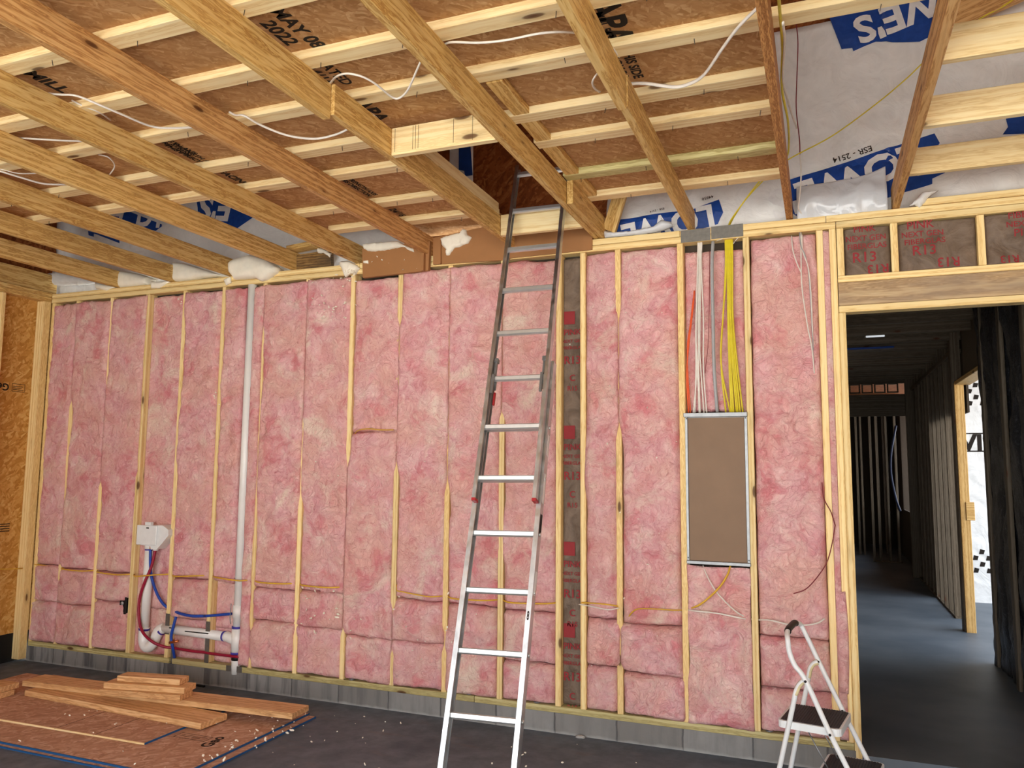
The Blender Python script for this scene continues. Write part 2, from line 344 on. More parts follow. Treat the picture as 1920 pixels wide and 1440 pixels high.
# attic gable wall, unseen roof over it added only to block the sky
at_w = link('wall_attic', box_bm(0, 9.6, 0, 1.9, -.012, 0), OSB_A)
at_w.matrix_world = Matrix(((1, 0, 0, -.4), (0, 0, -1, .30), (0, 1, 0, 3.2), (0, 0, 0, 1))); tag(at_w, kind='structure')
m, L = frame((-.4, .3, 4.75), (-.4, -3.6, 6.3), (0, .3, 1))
ro = link('sky_block_roof', box_bm(0, L, 0, 10.4, 0, .02), OSB_A); ro.matrix_world = Matrix.Translation((-.4, .3, 4.75)) @ m; tag(ro, kind='structure')
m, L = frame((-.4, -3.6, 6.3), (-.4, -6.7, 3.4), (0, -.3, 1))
ro = link('sky_block_roof.001', box_bm(0, L, 0, 10.4, 0, .02), OSB_A); ro.matrix_world = Matrix.Translation((-.4, -3.6, 6.3)) @ m; tag(ro, kind='structure')

tag(link('light_block_right', box_bm(9.3, 9.35, -6.6, .1, -.1, 6.4), OSB_W), kind='structure')  # unseen wall added to cut light from the right and darken the attic
tag(link('light_block_front', box_bm(-.2, 2.2, -6.65, -6.6, -.1, 6.4), OSB_W), kind='structure')  # unseen wall put in to darken the left of the room
tag(link('light_block_attic', box_bm(-.22, -.17, -6.6, .35, 3.0, 6.4), OSB_A), kind='structure')  # added to close the attic side against outside light
# ------------------------------------------------------------------ framing of the pink wall
ORD = ['zeroth','first','second','third','fourth','fifth','sixth','seventh','eighth','ninth','tenth','eleventh','twelfth','thirteenth','fourteenth','fifteenth','sixteenth','seventeenth']
SX = {k: k*ST for k in range(1, 17)}; SX[17] = 5.045; SX[16] = 6.522
stud_lab = {
 1: 'narrow stud showing only in middle of wall, first from the left corner post',
 2: 'pine stud left of the black junction box bay, second from left corner post',
 3: 'pine stud just left of the white laundry box and its standpipe',
 4: 'pine stud right of the laundry box with dark steel nail plate',
 5: 'fully exposed pine stud left of tall white vent pipe, with long nail plate',
 6: 'pine stud just right of the tall white vent pipe',
 7: 'pine stud second to the right of the tall vent pipe, exposed low down',
 8: 'pine stud exposed from the brown panel box down to mid wall',
 9: 'pine stud below right part of brown panel box, bare in the middle',
 10: 'pine stud two bays left of the aluminium ladder, bare at mid height',
 11: 'pine stud behind the ladder rungs',
 12: 'pine stud on left edge of the narrow brown kraft strip',
 17: 'pine stud on right edge of the narrow brown kraft strip',
 13: 'pine stud midway between kraft strip and electrical panel',
 14: 'pine stud along the left side of the electrical panel',
 15: 'pine stud along the right side of the electrical panel',
 16: 'pine stud beside the narrow pink slot left of the doorway'}
studs = {}
for k in list(range(1, 17))+[17]:
    x = SX[k]
    studs[k] = beam('wall_stud', stud_lab[k], 'stud', (x, .045, ZS1), (x, .045, ZT), .038, .089, STUD, up=(0, -1, 0), group='studs of the pink wall')
beam('wall_stud', 'pine end stud of the pink wall tucked behind corner post', 'stud', (.108, .045, ZS1), (.108, .045, ZT), .038, .089, STUD, up=(0,-1,0), group='studs of the pink wall')
beam('corner_post', 'wide corner post stud where the pink wall meets the sheathed left wall', 'stud', (.035, -.035, ZF+.02), (.035, -.035, 3.15), .07, .089, STUD, up=(1, 0, 0))
beam('wall_stud', 'left wall stud at the picture edge, in front of bare sheathing', 'stud', (.035, -.44, ZF+.06), (.035, -.44, 3.15), .038, .089, STUD, up=(1, 0, 0))
beam('king_stud', 'king stud left of doorway, taller of the two jamb studs', 'stud', (6.594, .045, ZS1), (6.594, .045, ZT), .038, .089, STUD, up=(0,-1,0))
beam('trimmer_stud', 'trimmer stud forming the left jamb of the doorway under the header', 'stud', (6.633, .045, .11), (6.633, .045, 2.628), .038, .089, STUD, up=(0,-1,0))
beam('sole_plate', 'greenish treated sole plate from left corner to the fourth stud', 'plate', (.09, .047, .17), (1.66, .047, .17), .095, .04, PLATE)
beam('sole_plate', 'short treated sole plate under the drain pipes, between two nail plates', 'plate', (1.69, .047, .17), (2.27, .047, .17), .095, .04, PLATE)
beam('sole_plate', 'long treated sole plate on block curb from vent pipe to ladder', 'plate', (2.34, .047, .17), (4.29, .047, .17), .095, .04, PLATE)
beam('sole_plate', 'treated sole plate on block curb from ladder to the doorway', 'plate', (4.293, .047, .17), (6.613, .047, .17), .095, .04, PLATE)
def plate(lab, x0, x1, z, mat=STUD, y=.045, d=.089): return beam('top_plate', lab, 'plate', (x0, y, z), (x1, y, z), d, .040, mat)
plate('lower top plate over the left half of the pink wall', .08, 3.25, ZT+.0215)
plate('lower top plate over the right half of the pink wall up to doorway', 3.253, 6.613, ZT+.0215)
plate('upper top plate at left with foam lapping over it', .08, 3.30, ZT+.0645)
plate('upper top plate running along the ladder and brown blocking boards', 3.304, 5.69, ZT+.0645)
plate('upper top plate above the electrical panel', 5.693, 6.56, ZT+.0645)
plate('upper top plate above the doorway wrapped insulation', 6.563, 9.0, ZT+.0645)
plate('lower top plate above doorway cripples', 6.616, 9.0, ZT+.0215)
plate('extra plate stacked on top at the right, beside white wrap', 7.08, 9.0, ZT+.108)
beam('rim_board', 'rim board on top of the sheathed left wall at far upper left', 'board', (.0, -6.4, 3.325), (.0, .09, 3.325), .038, .18, JOIST)
beam('top_plate', 'top plate of the sheathed left wall running toward the viewer', 'plate', (.035, -6.4, 3.172), (.035, -.0, 3.172), .09, .04, JOIST)
beam('top_plate', 'upper doubled top plate of the sheathed left wall', 'plate', (.035, -6.4, 3.213), (.035, -.0, 3.213), .09, .04, JOIST)
# door header
beam('header_plate', 'upper flat plate on top of door header beam', 'plate', (6.616, .045, 2.83), (9.0, .045, 2.83), .089, .04, STUD)
beam('door_header', 'weathered wide header beam over doorway with dark knots', 'beam', (6.616, .045, 2.74), (9.0, .045, 2.74), .085, .138, HEADER)
beam('header_plate', 'lower flat plate under door header beam', 'plate', (6.616, .045, 2.649), (9.0, .045, 2.649), .089, .04, STUD)
beam('cripple_stud', 'cripple stud at left end above door header', 'stud', (6.636, .045, 2.851), (6.636, .045, ZT), .038, .089, STUD, up=(0,-1,0))
for lab, x in (('cripple stud between the two R13 kraft pieces above door', 6.926), ('cripple stud at right between brown kraft pieces above door', 7.366), ('cripple stud above door at far right', 7.80)):
    beam('cripple_stud', lab, 'stud', (x, .045, 2.851), (x, .045, ZT), .038, .089, STUD, up=(0,-1,0))

# ------------------------------------------------------------------ ceiling joists, strips, opening headers
jl = {1: 'ceiling joist nearest left wall, with dark staining on its end', 2: 'ceiling joist second from the left wall with a large dark knot', 3: 'ceiling joist third from the left wall, foam pad at its end',
 4: 'ceiling joist fourth from left, ending beside mouldy block', 5: 'ceiling joist fifth from left, ending at left side of brown panel box', 6: 'reddish ceiling joist sixth from left, ending between brown boards',
 8: 'ceiling joist on right side of attic opening where the ladder rests', 11: 'ceiling joist in front of white house wrap, left of the bare cross joists'}
yE = .085
for k in (1, 2, 3, 4, 5, 6, 8, 11):
    beam('ceiling_joist', jl[k], 'joist', (JX[k], -6.4, 3.30), (JX[k], yE, 3.30), .038, .14, JOIST_R if k in (6, 11) else JOIST, group='ceiling joists')
beam('ceiling_joist', 'near length of spliced joist left of the attic opening', 'joist', (JX[7]-.012, -6.4, 3.29), (JX[7]-.012, -2.19, 3.29), .038, .16, JOIST, group='ceiling joists')
beam('ceiling_joist', 'far length of spliced joist forming left side of attic opening', 'joist', (JX[7]+.004, -2.186, 3.30), (JX[7]+.004, yE, 3.30), .038, .14, JOIST, group='ceiling joists')
beam('ceiling_joist', 'near length of notched joist between ladder and wavy edged joist', 'joist', (JX[9], -6.4, 3.292), (JX[9], -1.82, 3.292), .038, .155, JOIST, group='ceiling joists')
beam('ceiling_joist', 'far length of notched joist ending over the grey top plate strap', 'joist', (JX[9]+.004, -1.815, 3.30), (JX[9]+.004, yE, 3.30), .038, .14, JOIST, group='ceiling joists')
# wavy (waney) edged joist
bmj = bmesh.new(); n = 90; rows = []
for i in range(n+1):
    x = 6.4*i/n + .085*i/n; w1 = .010*nz(x*2.3, 3.3, 0)+.005*nz(x*7, 1, 0); w2 = .012*nz(x*2.1, 9.3, 0)+.006*nz(x*6, 4, 0)
    rows.append([bmj.verts.new((x, y, z)) for y, z in ((-.019, .07), (.019, .07), (.019, -.07+.4*abs(w2)), (.012+w2, -.07), (-.014+w1, -.07), (-.019, -.07+.5*abs(w1)))])
for p, q in zip(rows, rows[1:]):
    for i in range(6): bmj.faces.new((p[i], q[i], q[(i+1)%6], p[(i+1)%6]))
bmj.faces.new(rows[0]); bmj.faces.new(rows[-1][::-1]); bmesh.ops.recalc_face_normals(bmj, faces=bmj.faces[:])
m, L = frame((JX[10], -6.4, 3.30), (JX[10], yE, 3.30))
oj = link('ceiling_joist', bmj, wood('wavy_pine', S(214,160,98), S(180,124,70), S(120,72,34), ring=34, dist=7, knot=.05, var=.04))
oj.matrix_world = Matrix.Translation((JX[10], -6.4, 3.30)) @ m; tag(oj, 'waney wavy edged joist with strong grain at right edge of ceiling boards', 'joist', 'ceiling joists')
# strips across the joists
sy = [-3.62, -3.21, -2.82, -2.415, -2.055, -1.615, -1.265, -.76, -.37]
sl = ['nearest ceiling strip, at the very top edge of the picture', 'second ceiling strip from viewer, across the upper left corner', 'third ceiling strip from viewer, spanning left half only in view',
      'ceiling strip just beyond the dated ink stamp', 'ceiling strip below the long white cable, extending past the wavy joist', 'ceiling strip running beside the attic opening header']
nl = plain('nail_steel', S(90,84,76), .5, .6)
def nails(o, L, n, seed):
    r = random.Random(seed)
    for i in range(n):
        x = L*(i+.5+r.uniform(-.3, .3))/n
        tube('nail', None, None, [(x, r.uniform(-.03, .03), -.015), (x+r.uniform(-.004, .004), r.uniform(-.03, .03), -.045)], .0016, nl, seg=5, smooth_path=False).parent = o
def strip(lab, x0, x1, y, mat=STRIP, nn=0, seed=0):
    o = beam('ceiling_strip', lab, 'strip', (x0, y+.0445, ZJ1+.019), (x1, y+.0445, ZJ1+.019), .089, .038, mat, group='strips across the joists')
    if nn:
        for q in range(nn):
            r = random.Random(seed*50+q); L = x1-x0; x = L*(q+.5+r.uniform(-.35, .35))/nn; yy = r.uniform(-.03, .03)
            c = link('nail', tube_bm([(0, 0, 0), (r.uniform(-.006, .006), r.uniform(-.006, .006), -.026)], .0017, 5, 1, 1, None, False), nl)
            c.parent = o; c.location = (x, yy, -.017)
    return o
for i, y in enumerate(sy[:6]):
    strip(sl[i], -.05, 7.6 if i == 4 else 6.372, y, nn=13, seed=i)
strip('ceiling strip left of opening, first beyond its near header', -.05, 4.555, sy[6], nn=8, seed=6); strip('ceiling strip right of opening, first beyond its near header', 5.16, 6.372, sy[6]-.03, nn=3, seed=7)
strip('short ceiling strip left of opening, second beyond its near header', 2.95, 4.555, sy[7], nn=4, seed=8); strip('greenish treated ceiling strip right of the opening', 5.16, 6.372, sy[7]-.04, STRIP_G, nn=3, seed=9)
strip('short ceiling strip left of opening, close above the brown boards', 3.27, 4.555, sy[8], nn=2, seed=10); strip('last ceiling strip right of the opening above white wrap', 5.16, 6.372, sy[8]-.04, nn=3, seed=11)
beam('opening_header', 'pale header board with pencil lines across the near end of attic opening', 'beam', (4.560, -1.68, 3.30), (5.117, -1.68, 3.30), .038, .14, STRIP)
beam('opening_header', 'header board across the far end of attic opening behind ladder', 'beam', (4.560, -.255, 3.30), (5.117, -.255, 3.30), .038, .14, STRIP)
beam('blocking_board', 'short board doubled onto right side of attic opening near the wall', 'board', (5.178, -.72, 3.30), (5.178, .06, 3.30), .038, .14, JOIST)
beam('ceiling_strip', 'flat board lying along right edge of attic opening over the joist', 'strip', (5.215, -1.95, 3.389), (5.215, -.36, 3.389), .08, .034, JOIST)
beam('ceiling_strip', 'pale board standing along top left edge of the attic opening', 'strip', (4.545, -1.55, 3.41), (4.545, -.3, 3.41), .025, .07, STRIP)
# pencil lines on near header
hd_ = [o for o in bpy.data.objects if o.name.startswith('opening_header')][0]
for xx in (.02, .12, .135, .15, .34, .44):
    printed('pencil_line', poly_bm([(-.0012, -.055), (.0012, -.055), (.0012, .065), (-.0012, .065)]), (4.56+xx, -1.699, 3.30), (1,0,0), (0,0,1), plain('pencil', S(96,70,44), .8) if xx == .02 else bpy.data.materials['pencil'], None, .0006).parent = None
for o in [o for o in bpy.data.objects if o.name.startswith('pencil_line')]:
    bpy.context.view_layer.update(); o.parent = hd_; o.matrix_parent_inverse = hd_.matrix_world.inverted()
# joists running crosswise on the right
for lab, y in (('bare cross joist at far right, lowest of three, above door plate', -.46), ('bare cross joist at far right, middle of three', -1.08), ('bare cross joist at far right, highest of three', -1.70), ('bare cross joist above the others, outside top right corner', -2.31)):
    beam('cross_joist', lab, 'joist', (6.966, y, 3.325), (9.2, y, 3.325), .038, .14, STRIP if y > -1.9 else JOIST, group='cross joists at the right')
beam('roof_rafter', 'dark sloping rafter against the wrap in top right corner', 'rafter', wall(1770, 40, .02), wall(1990, -60, .02), .05, .16, JOIST_R)
beam('roof_brace', 'short slanted brace standing in white wrap right of the attic opening', 'board', wall(1143, 432, .02), wall(1170, 374, -.12)+Vector((.06, -.05, .25)), .089, .038, JOIST, up=(0, -1, 0))

# printed mill stamps on the deck
def deck_stamp(txt, px, py, size, ang, bold=.002):
    p = at(px, py, 2, ZST); a = math.radians(ang); u = Vector((math.cos(a), math.sin(a), 0)); v = Vector((math.sin(a), -math.cos(a), 0))
    return printed('printed_lettering', text_bm(txt, size, bold), p, u, v, BLACKINK, cd_, .0012)
deck_stamp('MAY 08\n2022\n20:25', 524, 62, .088, 90, .003)
deck_stamp('APA', 1142, 42, .17, 90, .006); deck_stamp('MILL 563\nEXPOSURE 1', 1120, 50, .05, 90)
deck_stamp('THIS SIDE\nDOWN', 1172, 122, .06, 90); deck_stamp('RATED\n24/16', 612, 138, .075, 90, .002); deck_stamp('APA', 695, 208, .12, 90, .005)
deck_stamp('MILL', 88, 153, .10, 90, .004); deck_stamp('STRENGTH AXIS\nTHIS DIRECTION', 318, 268, .045, 90); deck_stamp('STRENGTH AXIS\nTHIS DIRECTION', 360, 292, .045, 90); deck_stamp('FACING', 440, 334, .07, 90, .003)
deck_stamp('STRENGTH AXIS\nTHIS DIRECTION', 672, 350, .045, 90); deck_stamp('24/16', 745, 398, .07, 90, .003)

# ------------------------------------------------------------------ insulation batts
VIS = {  # how much of each stud's face (mm) stays bare, by height
 1: [(.2,14),(.24,0),(.7,0),(.73,20),(.84,20),(.86,0),(1.36,0),(1.42,10),(2.1,26),(2.2,22),(2.26,0)],
 2: [(.19,24),(1.5,22),(1.58,0),(2.3,1),(2.4,10),(3.1,13)],
 3: [(.19,40),(1.55,36),(1.66,4),(1.75,10),(1.9,10),(1.96,2),(2.4,3),(2.5,9),(3.1,9)],
 4: [(.19,34),(1.6,32),(1.72,9),(2.1,8),(2.2,18),(2.85,22),(2.95,6),(3.1,4)],
 5: [(.19,30),(1.5,28),(2.5,25),(3.1,26)],
 6: [(.19,20),(.25,20),(.28,0),(.46,0),(.5,22),(1.3,20),(1.5,6),(2.15,6),(2.3,14),(2.72,14),(2.8,3)],
 7: [(.19,25),(.45,24),(.5,10),(.57,10),(.62,30),(1.35,30),(1.5,8),(2.0,8),(2.1,0)],
 8: [(.19,28),(.48,26),(.55,0),(1.68,0),(1.85,26),(3.14,28)],
 9: [(.19,14),(.4,14),(.45,0),(.68,0),(.8,29),(1.6,28),(1.75,2),(2.7,2),(2.84,24),(3.14,27)],
 10: [(.19,20),(.44,20),(.5,6),(.58,6),(.64,27),(1.5,26),(1.62,4),(1.8,4),(1.9,7),(2.0,2)],
 11: [(.19,34),(1.02,32),(1.12,17),(1.42,18),(1.5,28),(2.0,28),(2.1,0)],
 12: [(.19,33),(3.1,33)], 17: [(.19,30),(1.5,30),(1.65,14),(1.9,20),(2.1,30),(3.1,30)],
 13: [(.19,34),(.45,32),(.5,3),(.7,4),(.76,30),(1.85,29),(1.95,12),(2.0,2),(2.65,3),(2.76,20),(3.1,22)],
 14: [(.19,14),(.45,16),(.5,32),(3.1,32)], 15: [(.19,35),(3.1,34)], 16: [(.19,24),(.44,30),(1.0,34),(3.1,36)]}
def edge(k, side, z):
    """x of the batt edge beside stud k (side -1: batt on its left)"""
    x = SX[k] + .003 + .006*nz(z*1.7, k*3.1, 0); v = lerp(VIS[k], z)/1000*1.12
    return x + side*(v/2) + (.006*nz(z*6, k*7.7, side*2)+.003*nz(z*19, k*5.3, side*4) if v > .001 else .0012*side)
def batt(label, xl, xr, z0, z1, peak=.035, seed=0, back=.075, mat=PINK, name='insulation_batt', amp=1.0, group=None, lip=-.018, rnd_end=.022, nx=26, ks=None):
    H = z1-z0; nzr = max(8, int(H/.02)); zq = z0; bm = bmesh.new(); G = []; wavy = lambda x, s: .014*nz(x*6, 3.3, zq*9+s*0)+.007*nz(x*19, 1.1, zq*9)
    for j in range(nzr+1):
        t = j/nzr; row = []
        for i in range(nx+1):
            u = i/nx; uu = .5-.5*math.cos(math.pi*u); uu = u*.5+uu*.5
            z = z0 + H*t; a, c = xl(z), xr(z); x = a+(c-a)*uu
            e = min(uu, 1-uu)*(c-a); ez = min(t, 1-t)*H
            s1 = min(1, e/.045); s2 = min(1, ez/rnd_end); s1 = math.sqrt(max(0, 1-(1-s1)**2)); s2 = math.sqrt(max(0, 1-(1-s2)**2))
            f = s1*s2
            d = .016*nz(x*5+seed, z*3.2, seed*1.7)+.011*nz(x*13, z*11, seed*2.9)+.007*nz(x*30, z*30, seed)
            lp = lip if ks is None else (.018 if ks[0 if u < .5 else 1] == 0 else lerp([(0, -.018), (8, -.012), (22, .016), (32, .026)], lerp(VIS[ks[0 if u < .5 else 1]], z)))
            rg = abs(nz(x*4+seed*5, z*5.5, seed*.7)); d -= .012*max(0, 1-rg*9)
            y = lp*(1-f) - peak*f*.999 + (1-f)*.012 - d*amp*f
            zq = z0 if t < .5 else z1
            zz = z + (wavy(x, 1)*(1-t) if t < .5 else wavy(x, 2)*t)*(abs(2*t-1)**4)
            row.append(bm.verts.new((x, y, zz)))
        G.append(row)
    for p, q in zip(G, G[1:]):
        for i in range(nx): bm.faces.new((p[i], p[i+1], q[i+1], q[i]))
    rim = [G[0][i] for i in range(nx+1)]+[G[j][nx] for j in range(1, nzr+1)]+[G[nzr][i] for i in range(nx-1, -1, -1)]+[G[j][0] for j in range(nzr-1, 0, -1)]
    cx = (xl((z0+z1)/2)+xr((z0+z1)/2))/2; bk = []
    for v in rim:
        x = cx+(v.co.x-cx)*.88; bk.append(bm.verts.new((x, back, min(max(v.co.z, z0+.01), z1-.01))))
    for i in range(len(rim)):
        k = (i+1) % len(rim); bm.faces.new((rim[k], rim[i], bk[i], bk[k]))
    bm.faces.new(bk[::-1])
    o = link(name, bm, mat, smooth=True); recentre(o); return tag(o, label, 'insulation', group)
# bays: (left stud, right stud, break heights, words)
bays = [
 (0, 1, [.19,.53,.835,3.12], 'bay against the corner post', {}),
 (1, 2, [.19,.53,.825,3.12], 'second bay from the corner post', {}),
 (2, 3, [.19,.58,.82,3.13], 'bay with the black junction box', {}),
 (3, 4, [.19,.55,3.12], 'bay behind the laundry standpipe', {'rec': 1}),
 (4, 5, [.19,.50,.81,3.12], 'bay above the horizontal drain pipe', {'rec': 2}),
 (5, 6, [.19,.45,.80,3.12], 'bay of the tall vent pipe', {'rec': 3}),
 (6, 7, [.19,.545,.785,3.12], 'bay just right of the vent pipe', {}),
 (7, 8, [.19,.53,.79,3.13], 'foam specked bay left of brown panel box', {}),
 (8, 9, [.19,.50,1.95,3.10], 'bay below the brown panel box', {}),
 (9, 10, [.19,.50,.78,3.12], 'bay right of the brown panel box', {}),
 (10, 11, [.19,.775,3.12], 'bay left of the ladder', {}),
 (11, 12, [.19,.44,.765,3.12], 'bay behind the ladder', {}),
 (17, 13, [.19,.46,.755,3.13], 'bay right of the kraft strip', {}),
 (13, 14, [.19,.445,.74,3.13], 'bay left of the electrical panel', {}),
 (15, 16, [.19,.44,.735,3.13], 'bay right of the electrical panel', {})]
pos = {2: ['bottom', 'tall upper'], 3: ['bottom', 'small middle', 'tall upper']}
sd = 0
for a, c, br, words, opt in bays:
    names = {3: ['bottom', 'tall upper'], 4: ['bottom', 'small middle', 'tall upper']}[len(br)]
    if a == 8: names = ['bottom', 'long middle', 'short upper']
    rec = opt.get('rec', 0)
    for i, w in enumerate(names):
        sd += 1; z0, z1 = br[i], br[i+1]
        xl = (lambda z: .125+.004*nz(z*5, 1, 1)) if a == 0 else (lambda z, a=a: edge(a, 1, z))
        xr = lambda z, c=c: edge(c, -1, z)
        if a == 0 and i == 0: xl = lambda z: .10+.01*nz(z*5, 1, 1)
        if rec == 1: xl = lambda z: SX[3]+.0195; xr = lambda z: SX[4]-.0195
        peak = R.uniform(.014, .026); pass
        if i < len(names)-1: peak += .006
        kw = dict(ks=(a, c))
        if rec == 1: peak = -.048; kw = dict(amp=.35, lip=.04, back=.092)
        if rec == 2 and w == 'bottom': peak = -.066; kw = dict(amp=.3, back=.096, lip=.05); xl = lambda z: SX[4]+.0195; xr = lambda z: SX[5]-.0195
        if rec == 3:
            if w == 'tall upper': xr = lambda z: 2.262+.005*nz(z*6, 2, 5)
            else: peak = -.064; kw = dict(amp=.3, back=.096, lip=.05); xl = lambda z: SX[5]+.0195; xr = lambda z: 2.40
        batt('%s pink fiberglass batt in the %s' % (w, words), xl, xr, z0+.0005, z1-.0005, peak, sd, group='pink fiberglass batts', **kw)
# vent pipe bay: fluffy strip right of the pipe
batt('narrow pink strip squeezed between vent pipe and the stud on its right', lambda z: 2.344+.008*nz(z*5, 4, 0), lambda z: edge(6, -1, z), .2, 3.11, .022, 77, nx=8, group='pink fiberglass batts', back=.05)
# panel bay
batt('pink batt behind the hanging cable bundles above the electrical panel', lambda z: SX[14]+.021, lambda z: SX[15]-.021, 2.055, 3.09, -.052, 81, back=.095, lip=.05, amp=.8, group='pink fiberglass batts')
batt('large pink batt below the electrical panel', lambda z: edge(14, 1, z), lambda z: edge(15, -1, z), .195, 1.12, .012, 82, group='pink fiberglass batts')
batt('narrow pink strip in slot left of the doorway studs', lambda z: SX[16]+.0195, lambda z: 6.574+(.012 if z < 1.0 else 0)*min(1, (1.0-z)*3), .2, 3.13, .012 , 83, nx=8, amp=.5, back=.08, group='pink fiberglass batts')
# loose offset pieces of bay 15: bulges over king stud low down
batt('pink tuft bulging over the doorway stud near the step stool', lambda z: SX[16]+.021, lambda z: 6.592+.012*math.sin((z-.44)*5), .45, 1.02, .03, 84, nx=10, amp=.8, group='pink fiberglass batts')
# kraft strip between the paired studs
kf = batt('narrow brown kraft paper strip with red lettering right of the ladder', lambda z: SX[12]+.0205, lambda z: SX[17]-.0205, .2, 3.12, -.050, 90, mat=KRAFT, name='kraft_batt', amp=.3, nx=10, back=.095, lip=.035)
for zz in (2.55, 1.78, 1.02, .5):
    for dz, tx, s in ((.16, '\u25a0', .11), (.06, 'PINK', .055), (0, 'NEXT GEN', .03), (-.045, 'FIBERGLAS', .03), (-.13, 'R13', .075), (-.25, 'C', .06), (-.32, 'R15', .045)):
        b_ = poly_bm([(-.4,-.4),(.3,-.4),(.3,.4),(-.4,.4)]) if tx == '\u25a0' else text_bm(tx, 1, .015)
        printed('printed_lettering', b_, ((SX[12]+SX[17])/2-(.015 if tx == '\u25a0' else 0), .042, zz+dz), (s, 0, 0), (0, 0, s), REDINK, kf, .004, label='red lettering')
# kraft pieces over the door
def kraft_piece(lab, x0, x1, seed, texts):
    fn = lambda p: Vector((p.x, .020-.014*nz(p.x*6, p.z*6, seed)-.007*nz(p.x*17, p.z*13, seed)-.004*abs(nz(p.x*9+p.z*9, p.z*4, seed)) + (p.y-.02), p.z))
    bm = bmesh.new(); G = []
    nx_, nz_ = max(12, int((x1-x0)/.014)), 24
    for j in range(nz_+1):
        G.append([bm.verts.new(fn(Vector((x0+(x1-x0)*i/nx_, .02+.02*(abs(2*i/nx_-1)**8), 2.853+(3.134-2.853)*j/nz_)))) for i in range(nx_+1)])
    for p, q in zip(G, G[1:]):
        for i in range(nx_): bm.faces.new((p[i], p[i+1], q[i+1], q[i]))
    r = bmesh.ops.extrude_face_region(bm, geom=bm.faces[:])
    for v in [g for g in r['geom'] if isinstance(g, bmesh.types.BMVert)]: v.co.y += .06
    bmesh.ops.recalc_face_normals(bm, faces=bm.faces[:])
    o = link('kraft_batt', bm, KRAFT, smooth=True); recentre(o); tag(o, lab, 'insulation', 'kraft faced batts above the door')
    for tx, x, z, s, flip in texts:
        sg = -1 if flip else 1
        printed('printed_lettering', text_bm(tx, 1, .012), (x, .02, z), (s*sg, 0, 0), (0, 0, s*sg), REDINK, o, .003, fn=fn, sub=1, label='red lettering')
kraft_piece('left kraft paper piece above the door with bold R13', 6.658, 6.905, 1, (('PINK', 6.77, 3.125, .055, 0), ('NEXT GEN', 6.775, 3.068, .045, 0), ('FIBERGLAS', 6.78, 3.02, .045, 0), ('R13', 6.765, 2.953, .085, 0), ('R13', 6.835, 2.882, .075, 1)))
kraft_piece('middle kraft paper piece above the door with PINK lettering', 6.947, 7.345, 2, (('PINK', 7.065, 3.118, .065, 0), ('NEXT GEN', 7.075, 3.065, .045, 0), ('FIBERGLAS', 7.085, 3.02, .045, 0), ('R13', 7.08, 2.965, .08, 0), ('R13', 7.20, 2.89, .075, 1)))
kraft_piece('right kraft paper piece above the door with wrinkled faded print', 7.387, 7.78, 3, (('FIBERGLAS', 7.62, 3.12, .05, 0), ('NEXT GEN', 7.60, 3.07, .045, 0), ('PINK', 7.59, 3.02, .06, 0), ('R13', 7.5, 2.88, .06, 1)))
# ------------------------------------------------------------------ house wrap, plastic, foam at the wall head
def wrap_y(x, z):                             # hanging, billowing film; puffed out just above the plates
    y = .20 - .030*nz(x*1.6, z*1.3, 5) - .012*nz(x*5+z*2, z*4, 2) - .006*abs(nz(x*9, z*12, 8))
    puff = max(0, 1-abs(z-3.36)/.22)
    y -= .012*sum(math.exp(-((x-c-.02*(z-3.8))/.014)**2) for c in (6.50, 6.93, 5.6, 1.3, 2.3)) if z > 3.6 else 0
    return y - .10*puff**.7*(.75+.3*nz(x*2.3, 0, 4)) - .02*puff*nz(x*8, z*9, 3)
def film(name, lab, x0, x1, zlo, zhi, fn, mat=None, dx=.04, cat='wrap', group=None):
    bm = bmesh.new(); nx_ = max(4, int((x1-x0)/dx)); G = []
    nz_ = max(4, int((zhi(x0)-zlo(x0))/dx))
    for j in range(nz_+1):
        row = []
        for i in range(nx_+1):
            x = x0+(x1-x0)*i/nx_; z = zlo(x)+(zhi(x)-zlo(x))*j/nz_; row.append(bm.verts.new((x, fn(x, z), z)))
        G.append(row)
    for p, q in zip(G, G[1:]):
        for i in range(nx_): bm.faces.new((p[i], p[i+1], q[i+1], q[i]))
    r = bmesh.ops.extrude_face_region(bm, geom=bm.faces[:])
    for v in [g for g in r['geom'] if isinstance(g, bmesh.types.BMVert)]: v.co.y += .004
    bmesh.ops.recalc_face_normals(bm, faces=bm.faces[:])
    o = link(name, bm, mat or WRAP, smooth=True); recentre(o); return tag(o, lab, cat, group)
rag = lambda x, b, s: b + .02*nz(x*7, s, 0)
wr = film('house_wrap', 'white house wrap hanging in attic above the doorway with blue store lettering', 5.17, 8.9, lambda x: rag(x, 3.222, 1), lambda x: 4.55, wrap_y, cat='house wrap')
wl_ = film('house_wrap', 'white house wrap behind the joists at upper left with blue lettering', -.16, 3.75, lambda x: rag(x, 3.222, 3), lambda x: 4.5, wrap_y, cat='house wrap')
wo = film('house_wrap', 'loose grey wrap flap hanging inside the attic opening', 3.9, wall(887, 310, .28).x, lambda x: 3.40, lambda x: 4.5, lambda x, z: .28+.012*nz(x*6, z*2, 0), cat='house wrap')
def on_wrap(p): return Vector((p.x, wrap_y(p.x, p.z)-.007, p.z))
def wrap_hit(px, py):
    y = .14
    for _ in range(6):
        p = wall(px, py, y); y = wrap_y(p.x, p.z)-.007
    return p
def wpoly(pts, o, mat=BLUEINK, name='printed_band', lab='blue printed band', fn=on_wrap):
    P = [wrap_hit(a, c) if fn is on_wrap else wall(a, c, .28) for a, c in pts]
    q = poly_bm([(p.x, p.z) for p in P]); q.normal_update()
    if q.faces[:][0].normal.z < 0: bmesh.ops.reverse_faces(q, faces=q.faces[:])
    return printed(name, q, (0, 0, 0), (1, 0, 0), (0, 0, 1), mat, o, 0, fn=fn, sub=6, label=lab)
